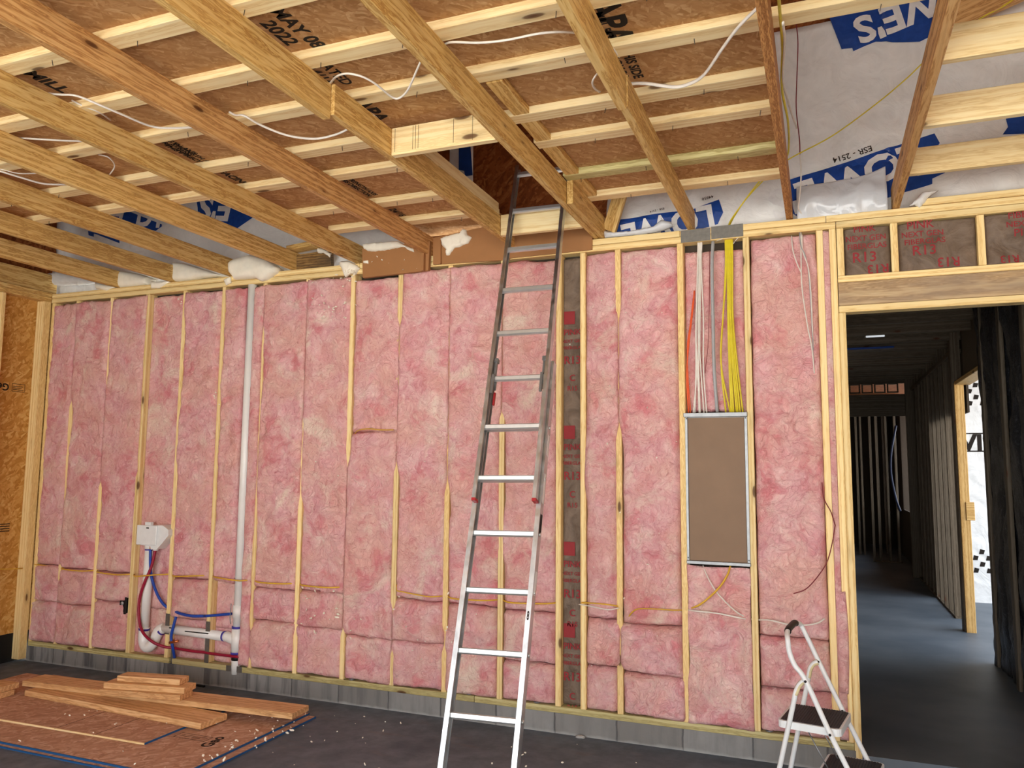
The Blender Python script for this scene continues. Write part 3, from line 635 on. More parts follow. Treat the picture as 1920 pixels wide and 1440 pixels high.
def wtext(t, px, py, size, ang, o, mat=WHITEINK, bold=.03, sp=1.0, sx=1.0, lab='white lettering', fn=None):
    p = wrap_hit(px, py); a = math.radians(ang); u = Vector((math.cos(a)*sx, 0, math.sin(a)*sx))*size; v = Vector((-math.sin(a), 0, math.cos(a)))*size
    f = fn or (lambda q: Vector((q.x, wrap_y(q.x, q.z)-.011, q.z)))
    return printed('printed_lettering', text_bm(t, 1, bold, sp), p, u, v, mat, o, 0, fn=f, sub=3, label=lab)
# right hand side, upper sign (upside down) and lower band
wpoly([(1553, 28), (1578, 92), (1598, 90), (1600, 96), (1642, 78), (1725, 78), (1757, 62), (1790, 55), (1800, -10), (1580, -10)], wr)
wtext("LOWE'S", 1743, 4, .25, 194, wr, bold=.03)
wpoly([(1480, 337), (1600, 300), (1752, 250), (1762, 268), (1720, 330), (1770, 318), (1772, 324), (1748, 335), (1748, 345), (1690, 362), (1600, 395), (1500, 410), (1483, 398)], wr)
wtext("LOWE'S", 1583, 337, .26, 195, wr, bold=.03)
wtext('ESR - 2514', 1598, 290, .052, 192, wr, BLACKINK, .01, lab='small black lettering')
wpoly([(1885, 218), (1930, 205), (1930, 250), (1880, 252), (1890, 238)], wr)
# band between the joists at the centre right
wpoly([(1130, 428), (1150, 414), (1300, 392), (1348, 374), (1356, 398), (1346, 420), (1290, 436), (1130, 450)], wr)
wtext("LOWE'S", 1232, 427, .215, 188, wr, bold=.035); wtext('44850', 1327, 371, .03, 190, wr, BLACKINK, .01, lab='small black lettering')
wtext('ESR - 2514', 1232, 394, .022, 188, wr, BLACKINK, .01, lab='small black lettering')
# left hand side
wpoly([(368, 374), (372, 403), (445, 428), (474, 408), (420, 370), (380, 366)], wl_)
wtext("E'S", 405, 388, .30, 172, wl_, bold=.035)
wpoly([(195, 398), (246, 398), (304, 421), (303, 425), (292, 433), (245, 420), (200, 410)], wl_); wtext('H  DY', 258, 407, .26, -9, wl_, bold=.035)
wpoly([(165, 433), (224, 456), (224, 448), (176, 438), (176, 444), (166, 441)], wl_)
wpoly([(862, 276), (884, 274), (888, 330), (874, 332), (872, 322), (862, 320)], wo, fn=lambda p: Vector((p.x, .262, p.z)))
def blob(name, lab, c, r, seed, mat=FOAM, cat='foam', k=.35, fr=3.0, group=None, res=3):
    bm = bmesh.new(); bmesh.ops.create_icosphere(bm, subdivisions=res, radius=1)
    for v in bm.verts:
        n_ = v.co.normalized(); f = 1+k*nz(n_.x*fr*.7+seed, n_.y*fr*.7, n_.z*fr*.7)+.5*k*nz(n_.x*fr*2.3, n_.y*fr*2.3+seed, n_.z*fr*2.3)
        v.co = Vector((n_.x*r[0]*f, n_.y*r[1]*f, n_.z*r[2]*f))
    o = link(name, bm, mat, smooth=True); o.location = c; return tag(o, lab, cat, group)
def pillow(lab, poly, y, th, seed, mat=FOAM, name='foam_pad', cat='foam', step=.012, rough=.006, yb=.02):
    """a puffed pad whose outline is the real outline poly (x, z) on the plane y"""
    P = [wall(a, c, y) for a, c in poly]; P = [(p.x, p.z) for p in P]
    bm = poly_bm(P); bmesh.ops.triangulate(bm, faces=bm.faces[:])
    for _ in range(6):
        es = [e for e in bm.edges if e.calc_length() > step*1.6]
        if not es: break
        bmesh.ops.subdivide_edges(bm, edges=es, cuts=1); bmesh.ops.triangulate(bm, faces=bm.faces[:])
    def dist(x, z):
        m_ = 9
        for (a, b_), (c, d) in zip(P, P[1:]+P[:1]):
            t = max(0, min(1, ((x-a)*(c-a)+(z-b_)*(d-b_))/max(1e-9, (c-a)**2+(d-b_)**2))); m_ = min(m_, math.hypot(x-a-t*(c-a), z-b_-t*(d-b_)))
        return m_
    for v in bm.verts:
        x, z = v.co.x, v.co.y; d = dist(x, z); s = min(1, d/(th*1.3)); s = math.sqrt(max(0, 1-(1-s)**2))
        v.co = Vector((x+rough*nz(x*40, z*40, seed), y - th*s*(1+.25*nz(x*9, z*9, seed)) - rough*nz(x*45, z*45, seed+3)*s, z+rough*nz(x*40, z*40, seed+9)))
    r = bmesh.ops.extrude_face_region(bm, geom=bm.faces[:])
    for v in [g for g in r['geom'] if isinstance(g, bmesh.types.BMVert)]: v.co.y = y+yb
    bmesh.ops.recalc_face_normals(bm, faces=bm.faces[:])
    o = link(name, bm, mat, smooth=True); recentre(o); return tag(o, lab, cat)
pillow('cream insulation pad bulging over plate between third and fourth joists', [(430,493),(440,486),(468,478),(500,487),(521,502),(519,511),(500,524),(490,527),(478,521),(455,523),(440,524),(431,512)], -.02, .05, 1, yb=.08, rough=.002)
pillow('cream insulation pad behind plate between the second and third joists', [(325,492),(345,494),(405,512),(425,518),(400,519),(375,522),(340,528),(325,527)], .03, .04, 2, yb=.08, rough=.002)
pillow('cream insulation pad standing between first and second joists', [(219,508),(228,508),(262,514),(279,520),(279,534),(262,537),(228,540),(219,538)], .03, .04, 3, yb=.08, rough=.002)
pillow('cream pad scrap lapping over the plate beside second joist', [(283,528),(318,528),(300,540),(284,541)], .0, .02, 4, yb=.02, rough=.002)
pillow('cream foam drip on plate below the third joist end', [(419,524),(432,519),(433,530),(424,535)], -.01, .018, 5, yb=.01, rough=.002)
pillow('cream pad scrap on the plate at the far left corner', [(178,530),(215,538),(200,545),(180,541)], .0, .02, 6, yb=.02, rough=.002)
pillow('crumpled white film tucked behind the first joist at far left', [(84,514),(110,510),(155,520),(180,530),(160,533),(120,535),(86,533)], .06, .03, 7, PLAST if False else WRAP, 'film_scrap', 'plastic', yb=.02)
# brown blocking boards
def board_from(lab, quad, y, t, mat=BROWN, name='brown_board', cat='board'):
    P = [wall(a, c, y) for a, c in quad]; bm = bmesh.new()
    f = bm.faces.new([bm.verts.new(p) for p in P]); r = bmesh.ops.extrude_face_region(bm, geom=[f])
    for v in [g for g in r['geom'] if isinstance(g, bmesh.types.BMVert)]: v.co.y += t
    bmesh.ops.recalc_face_normals(bm, faces=bm.faces[:])
    o = link(name, bm, mat); recentre(o); return tag(o, lab, cat)
bx = board_from('brown panel box hanging over the top plate below foam strip', [(679,466),(806,452),(803,507),(680,521)], -.045, .03)
link('side_strip', box_bm(3.865, 3.885, -.075, -.046, 3.10, 3.235), BROWN, bx).matrix_parent_inverse = Matrix.Translation(Vector((0,0,0)))
board_from('brown blocking board with a foam blob, left of the ladder', [(812,446),(955,415),(955,487),(812,496)], -.012, .012)
board_from('brown blocking board directly behind the upper ladder rungs', [(955,436),(1110,426),(1110,468),(955,484)], -.012, .012)
board_from('narrow brown edge strip standing beside the sixth joist', [(812,446),(826,446),(826,494),(812,496)], -.03, .015, BROWN, 'edge_strip')
pillow('ragged white foam strip along the top of brown panel box', [(680,458),(700,455),(745,452),(758,460),(775,466),(776,472),(766,470),(758,463),(748,464),(730,468),(712,470),(690,471),(682,466)], -.05, .018, 8, name='spray_foam', rough=.006)
pillow('dripping white foam blob on brown board left of the ladder', [(825,447),(845,440),(862,436),(867,430),(874,431),(876,440),(884,444),(878,456),(868,459),(860,463),(850,466),(842,478),(836,478),(836,468),(828,458)], -.02, .02, 9, name='spray_foam', rough=.006)
pillow('white foam lump with orange core at the eighth stud head', [(635,492),(650,489),(668,496),(674,503),(668,512),(655,514),(648,520),(644,514),(640,502)], -.01, .03, 10, name='spray_foam', rough=.006)
pillow('small white foam dab on left edge of brown panel box', [(681,489),(690,488),(690,494),(681,493)], -.05, .006, 11, name='spray_foam', rough=.002)
board_from('mouldy grey wood block over the plate beside fourth joist', [(556,478),(620,468),(621,498),(556,506)], .03, .038, BLOCK, 'wood_block', 'block')
beam('wood_block', 'short pale board end jutting above the mouldy block', 'block', wall(545, 468, .02), wall(592, 459, -.02), .10, .038, JOIST)
pillow('frothy white foam beside the mouldy block', [(594,464),(604,466),(619,474),(618,482),(606,474),(596,475)], .02, .02, 12, name='spray_foam', rough=.006)
# foam flecks: scattered droplets
def flecks(lab, areas, mat=FOAM, name='foam_flecks'):
    bm = bmesh.new(); r = random.Random(5)
    for fn, n_, s0, s1 in areas:
        for _ in range(n_):
            p = fn(r); s = r.uniform(s0, s1); mtx = Matrix.Translation(p) @ Matrix.Rotation(r.uniform(0, 6), 4, Vector((r.uniform(-1,1), r.uniform(-1,1), r.uniform(-1,1))).normalized()) @ Matrix.Diagonal((s*r.uniform(1, 2.4), s, s*.6, 1))
            bmesh.ops.create_icosphere(bm, subdivisions=1, radius=1, matrix=mtx)
    o = link(name, bm, mat); return tag(o, lab, 'debris', kind='stuff')
def pxarea(x0, x1, y0, y1, yy=-.05): return lambda r: wall(r.uniform(x0, x1), r.uniform(y0, y1), yy)
flecks('white foam flecks stuck to the pink batts', [(pxarea(585, 650, 510, 600, -.045), 26, .003, .008), (pxarea(645, 668, 505, 528, -.04), 26, .003, .008), (pxarea(560, 640, 1095, 1190, -.05), 22, .004, .010),
  (pxarea(640, 920, 1100, 1270, -.052), 22, .003, .007), (pxarea(400, 412, 715, 760, -.045), 5, .004, .007), (pxarea(330, 342, 555, 575, -.045), 3, .005, .008), (pxarea(520, 1270, 560, 1200, -.048), 26, .002, .005), (pxarea(680, 800, 480, 520, -.05), 8, .002, .005), (pxarea(1090, 1280, 460, 1250, -.047), 16, .002, .006)])
flecks('small white foam crumbs scattered on the concrete floor', [((lambda r: Vector((r.uniform(2.5, 6.2), r.uniform(-1.3, -.15), ZF+.004))), 60, .002, .007), ((lambda r: Vector((3.25+r.uniform(-.12, .12), r.uniform(-1.3, -.35), .0545))), 34, .003, .009), ((lambda r: Vector((r.uniform(1.7, 3.2), r.uniform(-1.5, -.5), .0625))), 22, .002, .006)], name='floor_crumbs')
# clear plastic bundle
def plas(x, z): return .02+.05*nz(x*4, z*5, 2)-.03*math.sin((z-3.2)*16)+.02*abs(nz(x*11, z*10, 1))
pb = film('plastic_sheet', 'crumpled clear plastic sheet draped over plate left of the doorway', 6.40, 6.90, lambda x: 3.175+.05*abs(nz(x*5, 1, 1)) - (.03 if x < 6.45 else 0), lambda x: 3.44+.10*(x-6.4)+.03*nz(x*6, 0, 0), plas, PLAST, .012, 'plastic')
pillow('white film scrap bunched right of the white wrap joist', [(1705,386),(1730,360),(1760,356),(1740,370),(1734,380),(1724,389),(1715,384)], .0, .03, 31, WRAP, 'film_scrap', 'plastic', rough=.004)
pillow('crumpled film bunched over plate under blue lettering right of attic opening', [(1130,432),(1150,436),(1190,432),(1225,424),(1240,412),(1258,416),(1262,424),(1240,432),(1200,440),(1130,446)], .01, .035, 32, PLAST, 'film_scrap', 'plastic', rough=.004)

# ------------------------------------------------------------------ plumbing
PX = 2.30
vp = empty('vent_pipe', (PX, .022, .19), 'tall white plastic vent pipe running from floor to plate on the left', 'pipe')
def part(name, bm, mat, par, smooth=True, label=None):
    o = link(name, bm, mat, par, smooth=smooth)
    if label: o['label'] = label
    return o
vpipe = part('pipe', tube_bm([(PX, .022, .44), (PX, .022, 3.14)], .036, 16, 1, 1, None, False), PVC, vp)
part('coupling', tube_bm([(PX, .022, .55), (PX, .022, .64)], .043, 16, 1, 1, None, False), PVC, vp)
b = tube_bm([(PX, .022, .29), (PX, .022, .47)], .044, 16, 1, 1, None, False); tube_bm([(PX, .022, .37), (PX-.05, .022, .385), (PX-.11, .022, .40)], lambda t: .040-.002*t, 14, 6, 1, b)
tee = part('tee_fitting', b, PVC, vp)
lowp = part('pipe', tube_bm([(PX, .022, .13), (PX, .022, .30)], .036, 16, 1, 1, None, False), PVC, vp)
for z in (.475, .285): part('primer_band', tube_bm([(PX, .022, z-.008), (PX, .022, z+.008)], .0445, 16, 1, 1, None, False), PRIMER, tee, label='purple primer ring')
part('clamp', tube_bm([(PX, .022, .232), (PX, .022, .262)], .038, 16, 1, 1, None, False), BLACKP, lowp, label='black clamp')
part('wire_hanger', tube_bm([(PX-.05, -.005, .65), (PX-.055, -.005, .55), (PX-.05, -.004, .50)], .003, 6), STEEL, vp)
dr = empty('drain_trap', (1.372, .03, .23), 'white standpipe with a curved trap and horizontal drain arm', 'pipe')
part('standpipe', tube_bm([(1.388, .0, .40), (1.400, .0, 1.05)], .036, 16, 1, 1, None, False), PVC, dr)
trap = part('trap_bend', tube_bm([(1.388, .0, .405), (1.389, -.002, .335), (1.405, -.006, .282), (1.440, -.01, .258), (1.478, -.008, .272), (1.502, .0, .31), (1.516, .008, .355), (1.535, .015, .392), (1.572, .020, .410)], .041, 16, 6), PVC, dr)
arm = part('drain_arm', tube_bm([(1.57, .020, .41), (2.20, .022, .395)], .036, 16, 1, 1, None, False), PVC, dr)
for a_, b_, rr in (((1.387, .0, .385), (1.389, .0, .40), .0425), ((1.54, .018, .392), (1.555, .020, .398), .0425), ((1.400, .0, 1.015), (1.400, .0, 1.025), .0375), ((2.17, .022, .397), (2.185, .022, .397), .0385)):
    part('primer_band', tube_bm([a_, b_], rr, 16, 1, 1, None, False), PRIMER, arm if a_[0] > 2 else trap, label='purple primer ring')
for a_, b_ in (((1.66, -.0015, .425), (1.71, -.0015, .424)), ((1.82, -.0015, .412), (2.05, -.0015, .408))):
    part('printed_mark', box_bm(a_[0], b_[0], -.0165, -.010, a_[2]-.004, a_[2]+.004), BLACKINK, arm, False)
lb = empty('laundry_outlet_box', (1.38, 0, 1.05), 'white plastic laundry outlet box mounted between studs', 'box')
YC = -.045
c0, c1, c2, c3 = wall(259, 984, YC), wall(296, 983, YC), wall(295, 1023, YC), wall(260, 1022, YC)
lcov = part('cover', box_bm(c0.x, c1.x, YC-.012, YC, c2.z, c0.z, .004), WHITEP, lb, False)
b = bmesh.new(); P0 = [wall(263,1021,-.03), wall(284,1024,-.03), wall(285,1030,-.03), wall(296,1030,-.03), wall(305,1020,-.03), wall(318,1004,-.03), wall(318,993,-.03), wall(307,985,-.03), wall(263,985,-.03)]
f = b.faces.new([b.verts.new((p.x, YC+.001, p.z)) for p in P0]); r_ = bmesh.ops.extrude_face_region(b, geom=[f])
for v in [g for g in r_['geom'] if isinstance(g, bmesh.types.BMVert)]: v.co.y = .07
bmesh.ops.recalc_face_normals(b, faces=b.faces[:]); part('housing', b, WHITEP, lb, False)
part('side_bracket', box_bm(1.52, 1.607, -.006, .0, 1.135, 1.185, .002), WHITEP, lb, False)
p = wall(281, 980, -.03); part('top_tab', box_bm(p.x-.03, p.x+.03, -.05, -.02, c0.z-.005, c0.z+.026, .002), WHITEP, lb, False)
p = wall(279, 990, YC); part('printed_mark', box_bm(p.x-.014, p.x+.014, YC-.0135, YC-.011, p.z-.004, p.z+.006), BLACKINK, lcov, False, 'dark emblem')
part('drain_socket', tube_bm([(1.400, .0, 1.025), (1.400, .0, 1.06)], .040, 16, 1, 1, None, False), PVC, lb)
for q in ((278, 'copper stub'), (283, 'copper stub')):
    p = wall(q[0], 1026, -.02); part('copper_stub', tube_bm([(p.x, -.02, p.z-.03), (p.x, -.02, p.z+.03)], .011, 10, 1, 1, None, False), COPPER, lb, label='copper stub')
p = wall(292, 1030, -.02); part('supply_socket', tube_bm([(p.x, -.02, p.z-.01), (p.x, -.02, p.z+.03)], .020, 12, 1, 1, None, False), WHITEP, lb)
wp = lambda L, y: [wall(a, c, y) for a, c in L]
tube('water_tube', 'dark red water tube looping down from laundry box past the trap', 'tube', [wall(291,1032,-.02), wall(284,1062,-.03), wall(272,1090,-.05), wall(263,1118,-.055), wall(260,1150,-.060), wall(266,1182,-.068), wall(284,1202,-.068), wall(306,1212,-.02), wall(326,1215,.02)], .011, REDT, 10)
tube('water_tube', 'straight dark red water tube crossing low behind the vent pipe', 'tube', [wall(326,1215,.01), wall(362,1221,-.012), wall(382,1223,-.0), wall(400,1226,.0), wall(450,1232,-.015)], .011, REDT, 10)
tube('water_tube', 'blue water tube sweeping from laundry box down to the stud', 'tube', [wall(282,1030,-.03), wall(282,1058,-.03), wall(285,1085,.0), wall(294,1112,.0), wall(306,1132,.01), wall(322,1145,.03)], .011, BLUET, 10)
tube('water_tube', 'blue water tube running level across studs to the vent pipe', 'tube', [wall(322,1141,.03), wall(330,1147,-.02), wall(340,1151,-.045), wall(360,1155,-.055), wall(378,1155,-.04), wall(386,1155,.0), wall(410,1153,-.0), wall(434,1151,.01)], .011, BLUET, 10)
tube('water_tube', 'short blue water tube dropping into the sole plate gap', 'tube', [wall(332,1150,-.01), wall(325,1175,-.02), wall(321,1195,-.02), wall(324,1215,-.01), wall(327,1232,.02), wall(327,1246,.03)], .011, BLUET, 10)
cf = link('copper_fitting', tube_bm([wall(318,1205,-.025), wall(334,1202,-.025)], .010, 10, 1, 1, None, False), COPPER, smooth=True); recentre(cf); tag(cf, 'small copper tee fitting on the short blue tube', 'fitting')
link('handle', tube_bm([wall(326,1204,-.025), wall(326,1199,-.05)], .006, 8, 1, 1, None, False), COPPER, cf).matrix_parent_inverse = Matrix.Identity(4)
def nplate(lab, x, z0, z1, w=.042, y=0, mat=NAILP):
    o = link('nail_plate', box_bm(x-w/2, x+w/2, y-.0025, y-.0002, z0, z1, .0008), mat); recentre(o); return tag(o, lab, 'plate')
nplate('dark nail plate on stud at left end of the drain arm', SX[4]+.001, .37, .53)
nplate('long dark nail plate on stud crossing the drain arm and red tube', SX[5]+.001, .19, .50)
nplate('wide steel strap across the sole plate under vent pipe', 2.30, .148, .192, .15)
nplate('small steel strap at gap in the sole plate', 1.672, .152, .30, .03, .02)
gp = nplate('grey steel strap nailed over top plate above the cable bundles, left half', 5.79, 3.142, 3.222, .185)
nplate('grey steel strap nailed over top plate above the cable bundles, right half', 5.985, 3.147, 3.228, .195)
# anchor nuts along the sole plate
bz = []
for px, py, w_ in ((660,1274,'left of the ladder below brown panel box'), (880,1300,'just left of the ladder'), (1007,1316,'just right of the ladder'), (1443,1372,'near the step stool')):
    p = wall(px, py, .02); o = link('anchor_bolt', tube_bm([(0,0,-.02), (0,0,.028)], .007, 8, 1, 1, None, False), STEEL); o.location = (p.x, .02, .2)
    n_ = link('washer', tube_bm([(0,0,-.006), (0,0,.0)], .022, 12, 1, 1, None, False), STEEL); n_.parent = o; tag(o, 'steel anchor bolt on sole plate '+w_, 'bolt', 'anchor bolts')
jb = empty('junction_box', (1.165, .02, .52), 'small black outlet box on stud at lower left', 'box')
part('body', box_bm(1.135, 1.195, -.012, .06, .50, .625, .004), BLACKP, jb, False); jr = part('face_rim', box_bm(1.128, 1.198, -.018, -.010, .495, .63, .002), BLACKP, jb, False)
part('knockout', tube_bm([(1.158, -.022, .58), (1.158, -.015, .58)], .014, 10, 1, 1, None, False), GREYC, jr)

# ------------------------------------------------------------------ electrical panel and cables
pn = empty('breaker_box', (5.89, 0, 1.135), 'recessed electrical panel with plain brown cover between two studs', 'panel')
xa, xb, za, zb = SX[14]+.022, SX[15]-.022, 1.135, 2.05
part('cover', box_bm(xa+.012, xb-.012, -.004, .004, za+.015, zb-.03, .001), CARD, pn, False, 'brown cardboard cover')
part('back_box', box_bm(xa, xb, .006, .088, za, zb), STEEL, pn, False)
tf = part('top_flange', box_bm(xa-.012, xb+.008, -.022, .004, zb-.026, zb, .002), STEEL, pn, False)
part('bottom_flange', box_bm(xa-.006, xb+.008, -.018, .004, za-.006, za+.014, .002), STEEL, pn, False)
part('side_flange', box_bm(xa-.004, xa+.011, -.012, .004, za+.015, zb-.027, .001), STEEL, pn, False)
part('side_flange', box_bm(xb-.011, xb+.006, -.012, .004, za+.015, zb-.027, .001), STEEL, pn, False)
for x, z in ((xa+.006, zb-.035), (xb-.004, zb-.035), (xa+.004, za+.03), (xb-.002, za+.03)): part('screw', tube_bm([(x, -.015, z), (x, -.011, z)], .004, 8, 1, 1, None, False), BLACKP, pn, False)
rc = random.Random(3)
def hang(lab, pts, r, mat, flat=.6, group=None, y=.012): tube('electrical_cable', lab, 'cable', [wall(a, c, y if len(q_) == 0 else q_[0]) for a, c, *q_ in pts], r, mat, 6, 6, flat, group)
wd = ['first', 'second', 'third', 'fourth', 'fifth', 'sixth', 'seventh', 'eighth', 'ninth']
for i, (t, mdl, bt) in enumerate([((1309,452),(1305,620),(1300,774)), ((1310,452),(1303,600),(1303,774)), ((1312,455),(1306,640),(1311,774)), ((1313,452),(1308,600),(1313,774)), ((1315,452),(1312,640),(1320,774)), ((1316,452),(1317,600),(1325,774))]):
    hang('white cable into panel top, %s of the white bundle from left' % wd[i], [(t[0], t[1], .03), (t[0]-1, 500, .02+.004*(i % 3)), (mdl[0]+(i % 2)*2, mdl[1], .008+.005*(i % 3)), (mdl[0]+2, 690, .012), (bt[0], bt[1], .03)], .0052, WHITEC, .8, 'white cables above the panel')
hang('orange cable at left edge of the cable bundles above panel', [(1302,545,.03), (1298,590,.01), (1292,640,.005), (1288,700,.01), (1291,774,.03)], .0058, ORC, .8)
hang('thin orange cable tight beside the other orange one', [(1300,560,.03), (1294,610,.01), (1289,650,.008), (1290,710,.012), (1295,774,.03)], .0045, ORC, .8)
hang('thick grey service cable in middle of the bundles above panel', [(1337,452,.03), (1335,500,.0), (1337,600,-.005), (1339,690,.0), (1345,774,.03)], .0125, GREYC, .8)
hang('thin dark red wire beside the thick grey cable', [(1331,470,.03), (1330,560,.02), (1328,640,.015), (1322,700,.02)], .002, REDC, 1)
for i, (tx, bx_) in enumerate([(1360,1361), (1362,1369), (1364,1371), (1365,1376), (1367,1381), (1369,1384), (1371,1388), (1373,1393), (1366,1373)]):
    m1, m2 = (1356, 1352) if i in (0, 1) else (tx+1, tx+(bx_-tx)*.45)
    hang('yellow cable into panel top, %s of the yellow bundle from left' % wd[i], [(tx, 447, .03), (tx+.5, 500, .015-.004*(i % 3)), (m1, 590, .012-.006*(i % 3)), (m2, 680, .006-.005*(i % 2)), (bx_, 774, .03)], .0062, YELC, .8, 'yellow cables above the panel')
for i, (x1, lab) in enumerate(((1374, 'short white cable end poking out right under the steel strap'), (1344, 'short white cable end bent left under the steel strap'))):
    hang(lab, [(x1, 458 if i == 0 else 452, .03), (x1+8 if i == 0 else x1+9, 448, .0), (x1+13, 445, .03)], .004, WHITEC)
def corner_y(y): return y
hang('white cable at top right bay, bowing down to doorway studs, longest', [(1502,436,-.02), (1502,480,-.05), (1504,540,-.06), (1514,610,-.055), (1522,650,-.04), (1527,700,.0)], .005, WHITEC)
hang('white cable curving in from the left in top right bay', [(1484,442,-.02), (1487,470,-.055), (1495,495,-.06), (1502,510,-.06)], .005, WHITEC)
hang('white cable splitting right in the top right bay', [(1504,440,-.02), (1505,470,-.05), (1515,500,-.05), (1520,540,-.04), (1523,600,-.03), (1526,690,.0)], .0045, WHITEC)
hang('thin grey white cable closest to doorway in top right bay', [(1499,436,-.02), (1502,462,-.05), (1510,480,-.05), (1517,520,-.04), (1524,640,-.02), (1527,720,.01)], .004, GREYC)
# long yellow run through the studs, low on the wall
run = []
yl = {1: 1064, 2: 1070, 3: 1077, 4: 1077, 5: 1079, 6: 1088, 7: 1094, 8: 1101, 9: 1105, 10: 1118, 11: 1125, 12: 1131, 17: 1132, 13: 1139, 14: 1143}
zr = {}
for k, py in yl.items():
    x = SX[k]; lo, hi = 0.4, 1.2
    for _ in range(40):
        mid = (lo+hi)/2; q = Vector((x, 0, mid))-CAM; yy = 720-FPX*q.dot(UP)/q.dot(FW)
        if yy < py: hi = mid
        else: lo = mid
    zr[k] = lo
order = [1, 2, 3, 4, 5, 6, 7, 8]
def runpts(ks, first=None, last=None):
    P = [first] if first else []
    for a, c in zip(ks, ks[1:]+[None]):
        P.append(Vector((SX[a], .028, zr[a])))
        if c:
            m_ = (SX[a]+SX[c])/2; zz = (zr[a]+zr[c])/2
            P.append(Vector((SX[a]+.045, -.022, zr[a]-.002))); P.append(Vector((SX[a]+.10, -.046, zr[a]-.004))); P.append(Vector((m_, -.052, zz-.004))); P.append(Vector((SX[c]-.10, -.046, zr[c]-.003))); P.append(Vector((SX[c]-.045, -.022, zr[c]-.001)))
    if last: P.append(last)
    return P
tube('electrical_cable', 'dusty yellow cable threaded through studs along the lower left wall', 'cable', runpts(order, Vector((.10, .0, zr[1]+.01))), .0055, YELD, 6, 6, .6)
p9 = runpts([9, 10, 11, 12]); tube('electrical_cable', 'dusty yellow cable threaded through studs behind the ladder', 'cable', [wall(741,1092,.03), wall(744,1100,.0)]+p9[1:], .0055, YELD, 6, 6, .6)
tube('electrical_cable', 'dusty yellow cable threaded between kraft strip and panel', 'cable', [Vector((SX[17], .03, zr[17])), wall(1092,1130,-.02), wall(1125,1132,-.042), wall(1150,1135,-.03), Vector((SX[13], .03, zr[13]))], .0055, YELD, 6, 6, .6)
tube('electrical_cable', 'bright yellow cable arching into the stud below panel at left', 'cable', [wall(1177,1165,.01), wall(1182,1152,-.03), wall(1196,1142,-.045), wall(1230,1142,-.045), wall(1262,1144,-.035), wall(1283,1144,.03)], .0065, YELD, 6, 6, .6)
tube('electrical_cable', 'yellow cable curving from panel bottom down to the left stud', 'cable', [wall(1370,1060,.01), wall(1364,1078,-.03), wall(1350,1100,-.04), wall(1330,1120,-.04), wall(1310,1135,-.035), wall(1289,1143,.03)], .0075, YELD, 6, 6, .6)
tube('electrical_cable', 'thin white cable crossing from panel bottom down to right stud', 'cable', [wall(1318,1060,.01), wall(1325,1078,-.025), wall(1340,1105,-.035), wall(1362,1130,-.035), wall(1385,1150,-.035), wall(1412,1162,.03)], .0045, WHITEC, 6, 6, .8)
tube('electrical_cable', 'white cable crossing the lower panel bay between its studs', 'cable', [wall(1288,1143,.03), wall(1300,1145,-.03), wall(1345,1150,-.04), wall(1385,1158,-.04), wall(1412,1162,.03)], .0055, WHITEC, 6, 6, .7)
tube('electrical_cable', 'white cable right of panel ending in an upward curl', 'cable', [wall(1420,1162,.02), wall(1445,1163,-.045), wall(1480,1171,-.055), wall(1510,1172,-.055), wall(1533,1168,-.05), wall(1546,1160,-.03)], .0055, WHITEC, 6, 6, .7)
tube('electrical_cable', 'white cable stub left of first panel stud low on the wall', 'cable', [wall(1085,1133,.0), wall(1110,1137,-.042), wall(1140,1143,-.04), wall(1160,1140,-.02)], .0045, WHITEC, 6, 6, .7)
tube('electrical_cable', 'dark red loose wire hanging over pink batt by the doorway', 'cable', [wall(1566,985,-.02), wall(1560,1020,-.04), wall(1550,1055,-.05), wall(1530,1085,-.07), wall(1510,1105,-.075), wall(1488,1113,-.065)], .003, REDC, 6, 6)
tube('electrical_cable', 'dark red loose wire upper end beside the last stud', 'cable', [wall(1541,905,-.03), wall(1545,935,-.03), wall(1558,960,-.03), wall(1566,985,-.02)], .003, REDC, 6, 6)
tube('electrical_cable', 'loose yellow wire stub across batt below brown panel box', 'cable', [wall(666,813,.01), wall(672,807,-.04), wall(690,804,-.045), wall(715,806,-.042), wall(738,806,-.02)], .0055, YELD, 6, 6, .6)
tube('electrical_cable', 'yellow cable on the sheathed left wall at picture edge', 'cable', [at(0,1067,0,.05), at(20,1067,0,.06), at(42,1066,0,.07)], .0055, YELD, 6, 4, .6)
# cables above, woven between strips and joists
def over(lab, pts, r=.0065, mat=WHITEC): tube('electrical_cable', lab, 'cable', [at(a, c, 2, z) for a, c, z in pts], r, mat, 8, 8, .7)
over('white ceiling cable at far left with a long drooping curve', [(60,172,3.40), (110,177,3.375), (145,180,3.355), (190,198,3.33), (230,215,3.32), (285,237,3.32), (330,240,3.335), (368,238,3.36), (400,236,3.40)])
over('short white ceiling cable under the long drooping one', [(135,188,3.40), (150,196,3.38), (185,210,3.37), (207,225,3.39)], .005)
over('white ceiling cable loop left of the attic opening', [(430,210,3.39), (442,216,3.37), (458,217,3.35), (490,235,3.33), (540,254,3.31), (590,260,3.31), (630,252,3.32), (660,238,3.34), (690,225,3.37)])
over('white ceiling cable with deep V shaped sag above joist', [(612,165,3.39), (620,155,3.37), (632,143,3.34), (652,138,3.33), (680,144,3.32), (705,158,3.31), (735,182,3.30), (750,183,3.30), (765,168,3.31), (780,135,3.34), (790,112,3.38)])
over('white ceiling cable piece beside header of the attic opening', [(676,205,3.39), (690,210,3.37), (705,220,3.37), (718,235,3.39)], .006)
over('nearly level white ceiling cable at the top centre', [(800,92,3.40), (832,83,3.38), (850,79,3.36), (900,80,3.345), (950,75,3.34), (1010,63,3.345), (1050,60,3.36), (1085,62,3.40)])
over('white ceiling cable hooking round the joist by APA ink stamp', [(1128,72,3.40), (1140,82,3.38), (1152,94,3.37), (1161,106,3.38)], .006)
